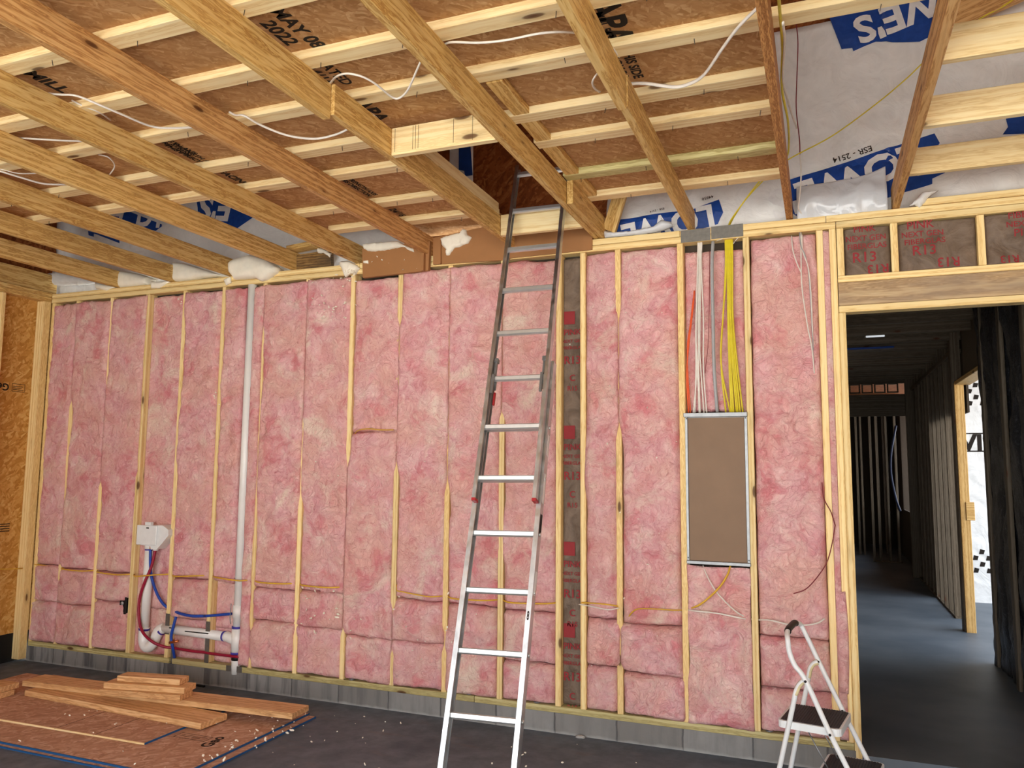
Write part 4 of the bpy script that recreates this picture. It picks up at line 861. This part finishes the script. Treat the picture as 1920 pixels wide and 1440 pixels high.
over('white ceiling cable hook left of the notched joist splice', [(1125,172,3.40), (1115,165,3.37), (1111,154,3.36), (1116,143,3.37), (1124,135,3.40)], .006)
over('white ceiling cable rising diagonally to the waney joist', [(1170,162,3.40), (1185,157,3.375), (1215,157,3.35), (1262,163,3.32), (1290,158,3.32), (1320,140,3.32), (1355,90,3.33), (1385,50,3.34), (1425,10,3.36)], .009)
over('white ceiling cable below second joist at the left edge', [(30,258,3.40), (60,260,3.365), (110,263,3.35), (165,265,3.37)], .006)
over('white ceiling cable ring behind third joist at left', [(185,290,3.40), (202,294,3.385), (213,305,3.375), (214,315,3.37), (205,328,3.38)], .005)
over('white ceiling cable lowest at the left picture edge', [(-20,318,3.38), (0,321,3.36), (40,333,3.345), (80,344,3.34), (118,346,3.36), (140,345,3.40)], .0065)
over('thin white ceiling cable just above the lowest left one', [(-20,316,3.38), (0,317,3.37), (35,325,3.36), (70,325,3.38)], .004)
wv = lambda L: [at(a, c, 1, y) for a, c, y in L]
tube('electrical_cable', 'yellow cable rising from strap along the waney joist to the top', 'cable', wv([(1365,425,.03), (1372,410,-.05), (1392,382,-.12), (1420,345,-.2), (1450,315,-.28), (1474,296,-.32), (1479,270,-.5), (1477,225,-.9), (1466,165,-1.3), (1467,90,-1.8), (1462,20,-2.25), (1460,-10,-2.5)]), .0065, YELC, 8, 8, .6)
tube('electrical_cable', 'long yellow cable slanting across white wrap to the right joist', 'cable', wv([(1368,422,.03), (1378,404,-.05), (1400,372,-.12), (1440,330,-.2), (1480,298,-.2), (1560,255,-.15), (1640,197,-.1), (1700,147,-.08), (1760,90,-.02), (1830,40,.0), (1900,0,.0)]), .006, YELC, 8, 8, .6)
tube('electrical_cable', 'white cable hanging beside the yellow one on waney joist', 'cable', wv([(1468,42,-2.2), (1471,80,-1.9), (1468,150,-1.4), (1475,180,-1.1), (1485,215,-.7), (1494,240,-.4)]), .0055, WHITEC, 8, 8, .7)
tube('electrical_cable', 'thin dark red wire hanging down in front of white wrap', 'cable', wv([(1492,38,-.1), (1496,80,-.1), (1494,150,-.08), (1493,205,-.08), (1499,262,-.08), (1500,290,-.05)]), .0032, REDC, 6, 8)
tube('electrical_cable', 'white lower end of the thin wire in front of blue band', 'cable', wv([(1500,290,-.05), (1502,330,-.05), (1499,370,-.05), (1497,390,-.03), (1504,402,.0)]), .0045, WHITEC, 6, 8)
rope = tube('electrical_cable', 'yellow cable crossing behind rafters in top right corner', 'cable', wv([(1850,28,.02), (1880,12,.0), (1910,-8,.0)]), .008, YELC, 8, 6, .6)

# ------------------------------------------------------------------ extension ladder
LB = Vector((4.8386, -.3271, 3.3608)); LU = Vector((-.0302, .3423, .9391)).normalized(); LW = Vector((.9985, .054, .0125)); LW = (LW-LU*LW.dot(LU)).normalized(); LN = LU.cross(LW)
foot_t = (LB.z-ZF)/LU.z
ld = empty('extension_ladder', LB-LU*foot_t+LN*.055, 'aluminium extension ladder leaning into the attic opening', 'ladder')
def rail_bm(c0, c1, side, dep, fl, th=.004):
    """channel rail from c0 to c1; flanges turned inward"""
    prof = [(0, -dep/2), (0, dep/2), (-fl, dep/2), (-fl, dep/2-th*1.6), (-th, dep/2-th*1.6), (-th, -dep/2+th*1.6), (-fl, -dep/2+th*1.6), (-fl, -dep/2)]
    b = bmesh.new(); rings = []
    for c in (c0, c1): rings.append([b.verts.new(c + LW*(side*a) + LN*d) for a, d in prof])
    n = len(prof)
    for i in range(n): b.faces.new((rings[0][i], rings[0][(i+1) % n], rings[1][(i+1) % n], rings[1][i]))
    b.faces.new(rings[0]); b.faces.new(rings[1][::-1]); bmesh.ops.recalc_face_normals(b, faces=b.faces[:]); return b
def rung_bm(c, w):
    b = bmesh.new(); prof = [(-.017, .009), (-.012, .015), (.012, .015), (.017, .009), (.014, -.010), (.006, -.015), (-.006, -.015), (-.014, -.010)]
    f = []
    for s in (-1, 1): f.append([b.verts.new(c + LW*(s*w/2) + LN*a + LU*d) for a, d in prof])
    for i in range(8): b.faces.new((f[0][i], f[0][(i+1) % 8], f[1][(i+1) % 8], f[1][i]))
    b.faces.new(f[0]); b.faces.new(f[1][::-1]); bmesh.ops.recalc_face_normals(b, faces=b.faces[:]); return b
WFo, WBo = .3265/2+.019, .3484/2+.022
top_t, flb_t = .37, -.3048*6-.12
bo = LN*.058
bst, bsb = -.3048*3+.30, -foot_t+.02
frl, brl = {}, {}
for s in (-1, 1):
    frl[s] = part('fly_rail', rail_bm(LB+LU*flb_t+LW*s*WFo, LB+LU*top_t+LW*s*WFo, s, .050, .022), ALU, ld, False)
    brl[s] = part('base_rail', rail_bm(LB+LU*bsb+bo+LW*s*WBo, LB+LU*(-.3048*4+.12)+bo+LW*s*WBo, s, .058, .026), ALU, ld, False)
for i in range(-1, 7):
    part('rung', rung_bm(LB-LU*.3048*i, WFo*2-.006), ALUB, ld, False)
for i in range(5, 11):
    part('rung', rung_bm(LB-LU*.3048*i+bo+LU*.0136, WBo*2-.006), ALUB, ld, False)
for s in (-1, 1):
    c = LB+LU*(flb_t-.006)+LW*s*(WFo-.011); b = bmesh.new()
    box_bm(-.011, .011, -.0255, .0255, -.006, .010, 0, b)
    for v in b.verts: v.co = c+LW*v.co.x+LN*v.co.y+LU*v.co.z
    part('end_cap', b, REDP, frl[s], False, 'red plastic end cap')
    # gravity locks on the fourth fly rung
    c = LB-LU*.3048*4+LW*s*(WFo-.035); b = bmesh.new()
    for (x0, x1, y0, y1, z0, z1) in ((-.006, .006, -.03, -.018, -.10, .02), (-.007, .007, -.028, .022, .012, .022), (-.006, .006, .016, .028, -.06, .02), (-.005, .005, -.004, .012, .02, .13), (-.009, .009, -.012, .02, .11, .135)):
        box_bm(x0, x1, y0, y1, z0, z1, .001, b)
    for v in b.verts: v.co = c+LW*v.co.x*1.3+LN*v.co.y+LU*v.co.z
    rlk = part('rung_lock', b, STEEL, ld, False, 'steel rung lock')
    b = bmesh.new(); box_bm(-.006, .006, -.012, .004, -.15, -.07, .002, b)
    for v in b.verts: v.co = c+LW*(v.co.x-s*.0)+LN*(v.co.y+.04)+LU*v.co.z
    part('lock_tongue', b, REDP, rlk, False, 'dark red lock tongue')
    for i in range(5, 11):
        cc = LB-LU*(.3048*i-.0136)+bo+LW*s*(WBo+.0005); part('rung_rivet', tube_bm([cc, cc+LW*s*.005], .010, 10, 1, 1, None, False), ALUB, brl[s])
for c0, c1, mt, lab in ((-5.5, -5.1, WHITEP, 'pale sticker'), (-6.4, -5.85, WHITEP, 'pale sticker'), (-6.95, -6.6, BLACKINK, 'dark sticker'), (-8.0, -7.6, WHITEP, 'pale sticker')):
    b = bmesh.new(); box_bm(0, .0008, -.016, .016, c0*.3048, c1*.3048, 0, b)
    for v in b.verts: v.co = LB+bo+LW*(WBo+.0008+v.co.x)+LN*v.co.y+LU*v.co.z
    part('sticker', b, mt, brl[1], False, lab)
b = text_bm('8', .06, .002)
for v in b.verts: v.co = LB+bo+LW*(WBo-.013+v.co.x*.4)+LN*(-.0297)+LU*(-.3048*8.35+v.co.y)
part('printed_lettering', b, BLACKINK, brl[1], False, 'black numeral')
for s in (-1, 1):
    c = LB+LU*(bsb-.01)+bo+LW*s*(WBo-.01); b = bmesh.new(); box_bm(-.022, .022, -.04, .04, -.012, .03, .004, b)
    for v in b.verts: v.co = c+LW*v.co.x+LN*v.co.y+LU*v.co.z
    part('foot_pad', b, BLACKP, brl[s], False)

# ------------------------------------------------------------------ step stool
sc0 = Vector((6.42, -.49, 0)); th = math.radians(-10); sf = Vector((math.cos(th), math.sin(th), 0)); slv = Vector((-math.sin(th), math.cos(th), 0))
sl_ = empty('step_stool', (sc0.x, sc0.y, ZF), 'white folding two step stool with black treads beside the doorway', 'step stool')
def on_plane(px, py, off):
    d = ray(px, py); c = sc0+slv*off; return CAM + d*((c-CAM).dot(slv)/d.dot(slv))
HN, HF = -.19, .185
near = [on_plane(a, c, HN) for a, c in ((1477,1200), (1480,1222), (1490,1247), (1511,1277), (1557,1377), (1590,1443))]
far = [on_plane(a, c, HF) for a, c in ((1502,1172), (1511,1190), (1520,1208), (1535,1240), (1580,1332), (1613,1398))]
def extend(L, z):
    d = L[-1]-L[-2]; return L+[L[-1]+d*((z-L[-1].z)/d.z)]
near = extend(near, ZF+.02); far = extend(far, ZF+.02)
mid_h = (near[0]+far[0])/2
def bend(a, c): return [a, a+(c-a)*.12+Vector((-.01, 0, .018)), a+(c-a)*.3+Vector((-.016, 0, .03)), a+(c-a)*.7+Vector((-.016, 0, .03)), a+(c-a)*.88+Vector((-.01, 0, .018)), c]
hb = bend(near[0], far[0])
ffr = part('front_frame', tube_bm(near[::-1]+hb[1:-1]+far, .0125, 12, 6), WHITEP, sl_)
part('hand_grip', tube_bm([hb[1]+(hb[2]-hb[1])*.5, hb[2], hb[3], hb[4]-(hb[4]-hb[3])*.5], .017, 12, 4), BLACKP, ffr, label='black foam hand grip')
pn_, pf_ = near[3], far[3]
for pv, off, L in ((pn_, HN, ((1504,1279), (1497,1287), (1491,1302), (1487,1322), (1461,1443))), (pf_, HF, ((1526,1244), (1519,1254), (1516,1270), (1512,1290), (1482,1443)))):
    q = [pv-slv*.018*(1 if off < 0 else -1)*-1]+[on_plane(a, c, off+.02*(1 if off < 0 else -1)) for a, c in L]; q = extend(q, ZF+.02)
    rlg = part('rear_leg', tube_bm(q, .0125, 12, 6), WHITEP, sl_)
    part('leg_joint', tube_bm(q[:4], .0155, 10, 5, .7), RUST, rlg, label='yellowed plastic hinge')
    part('foot_cap', tube_bm([q[-1]-Vector((0,0,.02)), q[-1]+Vector((0,0,.025))], .017, 10, 1, 1, None, False), BLACKP, rlg)
for q in (near[-1], far[-1]): part('foot_cap', tube_bm([q-Vector((0,0,.02)), q+Vector((0,0,.025))], .017, 10, 1, 1, None, False), BLACKP, ffr)
def tread(c, dx, dy, z, rib):
    def mp(b):
        for v in b.verts: v.co = Vector((c.x, c.y, z)) + sf*v.co.x + slv*v.co.y + Vector((0, 0, v.co.z))
        return b
    b = box_bm(-dx/2, dx/2, -dy/2, dy/2, -.035, .0)
    bmesh.ops.bevel(b, geom=[e for e in b.edges if abs(e.verts[0].co.z-e.verts[1].co.z) > .01], offset=.03, segments=4, affect='EDGES', profile=.5)
    tray = part('step_tray', mp(b), WHITEP, sl_, False)
    b = bmesh.new(); n = rib; w = dx-.022; 
    pr = []
    for i in range(n):
        x0 = -w/2+w*i/n; pr += [(x0, .001), (x0+w/n*.25, .0035), (x0+w/n*.75, .0035)]
    pr.append((w/2, .001)); ra = [b.verts.new((x, -dy/2+.013+.012*max(0, abs(x)/(w/2)-.86)/.14, zz)) for x, zz in pr]; rb = [b.verts.new((x, dy/2-.013-.012*max(0, abs(x)/(w/2)-.86)/.14, zz)) for x, zz in pr]
    for i in range(len(pr)-1): b.faces.new((ra[i], ra[i+1], rb[i+1], rb[i]))
    lo_ = [b.verts.new((q.co.x, q.co.y, 0)) for q in (ra[0], ra[-1], rb[-1], rb[0])]
    b.faces.new([lo_[0], *[lo_[1]], *ra[::-1]]); b.faces.new([lo_[3], *rb, lo_[2]]); bmesh.ops.recalc_face_normals(b, faces=b.faces[:])
    part('tread_mat', mp(b), MATB, tray, False, 'ribbed black tread mat')
tread(sc0+sf*.0, .30, .335, .45, 22)
lo_c = (near[5]+far[5])/2
tread(sc0+sf*.165+slv*.0, .27, .335, .225, 18)
for q in (near[3], far[3], near[4], far[4]):
    s_ = slv*-1; part('rivet', tube_bm([q+s_*.0115, q+s_*.0150], .0065, 10, 1, 1, None, False), BLACKP, ffr, label='dark rivet')
for off in (-.12, .10):
    a_ = sc0+slv*off+sf*-.02+Vector((0,0,.42)); c_ = sc0+slv*off+sf*.10+Vector((0,0,.20))
    part('brace_rod', tube_bm([a_, c_], .0035, 6, 1, 1, None, False), STEEL, sl_)

# ------------------------------------------------------------------ boards and sheets on the floor
def osheet(lab, pts, z0, z1, wh_edges=(), blue_edges=()):
    b = bmesh.new(); f = b.faces.new([b.verts.new((x, y, z1)) for x, y in pts]); b.normal_update()
    if f.normal.z < 0: bmesh.ops.reverse_faces(b, faces=[f])
    r = bmesh.ops.extrude_face_region(b, geom=[f])
    for v in [g for g in r['geom'] if isinstance(g, bmesh.types.BMVert)]: v.co.z = z0
    bmesh.ops.recalc_face_normals(b, faces=b.faces[:])
    o = link('osb_sheet', b, OSB_F); recentre(o); tag(o, lab, 'board', 'OSB sheets on the floor')
    for grp, mt, nm, lb_ in ((wh_edges, STRIP, 'raw_edge', 'pale sawn edge'), (blue_edges, BLUEEDGE, 'sealed_edge', 'blue sealed edge')):
        for i in grp:
            a, c = Vector((*pts[i], 0)), Vector((*pts[(i+1) % len(pts)], 0)); d = (c-a).normalized(); n_ = Vector((d.y, -d.x, 0)); cen = sum((Vector((*p, 0)) for p in pts), Vector())/len(pts)
            if n_.dot(a-cen) < 0: n_ = -n_
            bb = bmesh.new()
            q = [a-n_*.006, c-n_*.006, c+n_*.0012, a+n_*.0012]
            lo2 = [bb.verts.new((p.x, p.y, z0+.001)) for p in q]; hi2 = [bb.verts.new((p.x, p.y, z1+.0006)) for p in q]
            bb.faces.new(lo2[::-1]); bb.faces.new(hi2)
            for k in range(4): bb.faces.new((lo2[k], lo2[(k+1) % 4], hi2[(k+1) % 4], hi2[k]))
            bmesh.ops.recalc_face_normals(bb, faces=bb.faces[:])
            e_ = link(nm, bb, mt, o); e_.location = -o.location; e_['label'] = lb_
    return o
osheet('bottom OSB sheet with blue edges flat on the concrete', [(3.29, -.345), (3.30, -1.555), (.85, -1.525), (.84, -.315)], ZF+.001, .036, (), (0, 1))
fs = osheet('middle OSB sheet with blue edges, under the cut sheet', [(3.228, -.33), (3.235, -1.525), (.80, -1.495), (.79, -.30)], .0365, .0475, (), (0, 1))
es = osheet('cut top OSB sheet with pale sawn edge and chalk lines', [(2.69, -.35), (2.70, -1.222), (.60, -1.262), (.59, -.38)], .048, .058, (1,), (0,))
for (xa_, ya_, xb_, yb_) in ((1.98, -1.24, 1.99, -.45), (2.30, -1.235, 2.31, -.45)):
    b = bmesh.new(); box_bm(xa_-.002, xa_+.002, ya_, yb_, .058, .0586, 0, b); o = link('layout_line', b, BLACKINK, es); o.location = -es.location
printed('printed_lettering', text_bm('Geo', .10, .003), (3.03, -1.02, .0475), (-.2, 1, 0), (-1, -.2, 0), BLACKINK, fs, .0006)
b = bmesh.new()
for a in ((-.12,.12,-.04,-.035),(-.12,.12,.035,.04),(-.12,-.115,-.04,.04),(.115,.12,-.04,.04),(-.1,.1,.01,.015),(-.1,.06,-.01,-.005)):
    b.faces.new([b.verts.new(p) for p in ((a[0],a[2],0),(a[1],a[2],0),(a[1],a[3],0),(a[0],a[3],0))])
printed('printed_stamp', b, (2.86, -1.0, .0475), (1, 0, 0), (0, 1, 0), BLACKINK, fs, .0006)
def lum(lab, xy0, xy1, w, z, tilt=0.0): return beam('lumber_board', lab, 'board', (xy0[0], xy0[1], z+.019), (xy1[0], xy1[1], z+.019+tilt), w, .038, BOARD, group='loose boards on the floor')
lum('thick plank angled in front, lowest of the floor boards', (1.16, -.71), (2.835, -.795), .225, .0585)
lum('longest plank lying across the floor pile', (1.03, -.66), (3.30, -.53), .19, .0975)
lum('short offcut, bottom of the small stack on the long plank', (1.835, -.735), (2.448, -.635), .14, .1365)
lum('short offcut, middle of the small stack on the long plank', (1.845, -.715), (2.447, -.602), .14, .1752)
lum('short offcut, topmost of the small stack on the long plank', (1.905, -.672), (2.376, -.583), .11, .214)
lum('board end entering from left edge, upper of two', (.2, -.93), (1.06, -.86), .14, .098)
lum('board end entering from left edge, lower of two', (.2, -.96), (1.07, -.90), .14, .0585)
o_ = link('wood_scrap', box_bm(-.05, .05, -.008, .008, 0, .012), BLACKP); o_.location = (2.02, -.05, ZF); tag(o_, 'dark scrap on the floor by the curb at left', 'scrap')
for i, (px, py, lab) in enumerate(((338, 1247, 'left of black scrap'), (1092, 1380, 'near the ladder'))):
    p = at(px, py, 2, ZF); o_ = blob('mortar_crumb', 'grey mortar crumb on floor against curb '+lab, (p.x, min(p.y, -.03), ZF+.008), (.03, .015, .01), i+3, plain('mortar%d' % i, S(170,170,166), .9), 'crumb')

# ------------------------------------------------------------------ hallway beyond the doorway
HZ = 3.15
tag(link('wall_hall_left', box_bm(6.40, 6.44, .116, 14.2, .1, HZ), HSTUD), kind='structure')  # unseen wall added to keep outside light out of the hall
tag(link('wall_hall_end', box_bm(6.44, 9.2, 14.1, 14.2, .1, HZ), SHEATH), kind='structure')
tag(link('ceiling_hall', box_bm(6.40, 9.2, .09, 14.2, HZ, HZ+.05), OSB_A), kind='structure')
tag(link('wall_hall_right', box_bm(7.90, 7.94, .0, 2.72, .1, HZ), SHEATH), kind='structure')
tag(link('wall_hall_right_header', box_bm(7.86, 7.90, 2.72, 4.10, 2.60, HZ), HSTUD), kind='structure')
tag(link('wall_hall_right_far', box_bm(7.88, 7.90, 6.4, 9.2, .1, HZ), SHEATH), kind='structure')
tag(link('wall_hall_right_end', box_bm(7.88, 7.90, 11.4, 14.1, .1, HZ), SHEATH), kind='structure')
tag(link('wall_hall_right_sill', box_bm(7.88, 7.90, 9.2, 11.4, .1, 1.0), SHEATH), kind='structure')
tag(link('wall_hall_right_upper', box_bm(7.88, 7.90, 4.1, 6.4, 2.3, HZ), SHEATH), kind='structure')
# hall ceiling joists
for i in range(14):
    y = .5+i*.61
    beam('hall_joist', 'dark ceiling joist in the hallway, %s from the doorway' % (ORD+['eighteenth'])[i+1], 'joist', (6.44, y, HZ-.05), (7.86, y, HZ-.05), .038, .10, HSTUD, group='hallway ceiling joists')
# right hand hall wall: black covered near part
bm = bmesh.new(); G = []
for j in range(61):
    z = .106+(HZ-.11)*j/60; row = []
    for i in range(81):
        y = .12+2.62*i/80; cell = abs(((y/.37) % 1)-.5)*2; x = 7.84-.09*(1-cell**6)*(.6+.5*nz(y*2, z*1.2, 3))-.03*nz(y*6, z*3, 1)-.015*nz(y*16, z*9, 4)
        row.append(bm.verts.new((x, y, z)))
    G.append(row)
for p, q in zip(G, G[1:]):
    for i in range(80): bm.faces.new((p[i+1], p[i], q[i], q[i+1]))
r_ = bmesh.ops.extrude_face_region(bm, geom=bm.faces[:])
for v in [g for g in r_['geom'] if isinstance(g, bmesh.types.BMVert)]: v.co.x = 7.885
bmesh.ops.recalc_face_normals(bm, faces=bm.faces[:])
o_ = link('black_batt_covering', bm, FELT, smooth=True); recentre(o_); tag(o_, 'glossy black felt covered insulation on right wall of the hallway', 'insulation')
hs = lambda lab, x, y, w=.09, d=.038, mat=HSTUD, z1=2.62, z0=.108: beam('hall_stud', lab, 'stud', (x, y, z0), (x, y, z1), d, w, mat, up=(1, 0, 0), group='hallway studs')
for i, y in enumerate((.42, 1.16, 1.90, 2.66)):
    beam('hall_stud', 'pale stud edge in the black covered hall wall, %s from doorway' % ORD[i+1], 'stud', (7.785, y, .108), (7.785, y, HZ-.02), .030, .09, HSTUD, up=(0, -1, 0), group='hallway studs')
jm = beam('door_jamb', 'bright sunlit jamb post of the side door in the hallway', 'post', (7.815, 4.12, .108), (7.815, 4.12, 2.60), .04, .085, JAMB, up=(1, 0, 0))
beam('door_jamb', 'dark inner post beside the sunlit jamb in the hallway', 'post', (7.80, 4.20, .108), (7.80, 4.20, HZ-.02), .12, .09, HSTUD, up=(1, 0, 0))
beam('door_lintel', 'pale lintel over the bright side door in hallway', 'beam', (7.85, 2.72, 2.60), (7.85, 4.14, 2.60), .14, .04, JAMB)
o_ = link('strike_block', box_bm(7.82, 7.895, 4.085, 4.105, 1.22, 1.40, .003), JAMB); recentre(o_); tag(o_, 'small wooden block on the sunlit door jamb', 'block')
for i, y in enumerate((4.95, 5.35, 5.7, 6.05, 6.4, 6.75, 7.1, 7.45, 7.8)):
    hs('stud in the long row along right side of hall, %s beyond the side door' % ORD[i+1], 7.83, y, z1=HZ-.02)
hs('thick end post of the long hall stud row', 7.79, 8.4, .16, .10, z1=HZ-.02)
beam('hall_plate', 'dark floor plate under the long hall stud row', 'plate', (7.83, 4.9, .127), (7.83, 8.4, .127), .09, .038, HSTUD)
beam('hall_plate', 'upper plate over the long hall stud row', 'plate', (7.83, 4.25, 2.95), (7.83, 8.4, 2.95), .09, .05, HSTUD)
# far cross header with little truss boxes
beam('hall_header', 'cross header beam at far end of the hallway', 'beam', (6.45, 8.5, 2.72), (7.72, 8.5, 2.72), .04, .34, HSTUD)
for i in range(4):
    t_ = link('truss_box', box_bm(0, .15, 0, .04, 0, .15), HSTUD); bm_ = bmesh.new()
    for (x0, x1, z0, z1) in ((0, .16, 0, .02), (0, .16, .13, .15), (0, .02, .02, .13), (.14, .16, .02, .13)): box_bm(x0, x1, 0, .04, z0, z1, 0, bm_)
    bm_.to_mesh(t_.data); bm_.free(); t_.location = (6.93+.18*i, 8.45, 2.91); tag(t_, 'small pale framing pocket above far hall header, %s from left' % ORD[i+1], 'frame', 'framing pockets')
for i, (x, y) in enumerate(((7.30, 10.4), (7.40, 10.4), (7.56, 10.45), (7.70, 10.4), (7.12, 11.6), (7.20, 11.6), (7.5, 11.9), (7.62, 12.1))):
    hs('stud of the far partition at hall end, %s of eight' % ORD[i+1], x, y, .038, .09, z1=2.9)
beam('hall_plate', 'floor plate of the far partition at hall end', 'plate', (7.28, 10.4, .127), (7.74, 10.4, .127), .09, .038, HSTUD)
tube('electrical_cable', 'dark blue cable bowing across the far hall studs', 'cable', [at(1680,798,1,10.36), at(1671,850,1,10.3), at(1671,890,1,10.3), at(1680,935,1,10.3), at(1688,958,1,10.36)], .018, plain('dark_blue_cable', S(24,34,60), .5), 8, 8)
# ceiling light and blue strip
c = at(1640, 622, 2, 3.09)
cl = empty('ceiling_light', (c.x, c.y, 3.05), 'small lit strip light on the dark hallway ceiling', 'light')
hsg = part('housing', box_bm(c.x-.10, c.x+.10, c.y-.06, c.y+.06, 3.04, 3.10, .004), HSTUD, cl, False)
em = bpy.data.materials.new('lamp_tube'); em.use_nodes = True; em.node_tree.nodes['Principled BSDF'].inputs['Emission Color'].default_value = (.9, .95, 1, 1); em.node_tree.nodes['Principled BSDF'].inputs['Emission Strength'].default_value = .12
part('lamp_tube', box_bm(c.x-.085, c.x+.085, c.y-.062, c.y-.04, 3.028, 3.045, .003), em, hsg, False, 'bright lamp tube')
a_, c_ = at(1585, 654, 2, 3.09), at(1675, 651, 2, 3.09)
o_ = link('wrap_strip', box_bm(a_.x, c_.x, (a_.y+c_.y)/2-.09, (a_.y+c_.y)/2+.09, 3.080, 3.087), BLUEINK); recentre(o_); tag(o_, 'narrow dark blue film strip across the hallway ceiling', 'film')
# outside, beyond the side door
ow = link('neighbour_wall', box_bm(7.95, 12.5, 6.2, 6.3, -.3, 3.2), WRAP); tag(ow, 'white wrapped outside wall seen through the side door, with black print', 'wall')
printed('printed_lettering', text_bm('VI', .28, .01), wall(1822, 832, 6.2), (1, 0, 0), (0, 0, 1), BLACKINK, ow, .004)
for py in (813, 846):
    p = wall(1800, py, 6.2); printed('printed_line', poly_bm([(-.2, -.008), (1.2, -.008), (1.2, .008), (-.2, .008)]), p, (1,0,0), (0,0,1), BLACKINK, ow, .004)
p0_ = wall(1824, 1050, 6.2); b = bmesh.new()
for i in range(4):
    for j in range(4):
        if (i+j) % 2 == 0:
            x, z = i*.07, (j-2)*.075; b.faces.new([b.verts.new(q) for q in ((x, z, 0), (x+.05, z-.0, 0), (x+.065, z+.05, 0), (x+.015, z+.06, 0))])
printed('printed_pattern', b, p0_, (1,0,0), (0,0,1), BLACKINK, ow, .004)
p0_ = wall(1812, 738, 6.2); b = bmesh.new()
for i in range(4):
    for j in range(4):
        if (i*3+j) % 2 == 0:
            x, z = i*.07, (j-2)*.075; b.faces.new([b.verts.new(q) for q in ((x, z, 0), (x+.05, z-.0, 0), (x+.065, z+.05, 0), (x+.015, z+.06, 0))])
printed('printed_pattern', b, p0_, (1,0,0), (0,0,1), BLACKINK, ow, .004)
tag(link('ground_outside', box_bm(7.95, 16, -.5, 13, -.12, .06), HCONC), kind='structure')
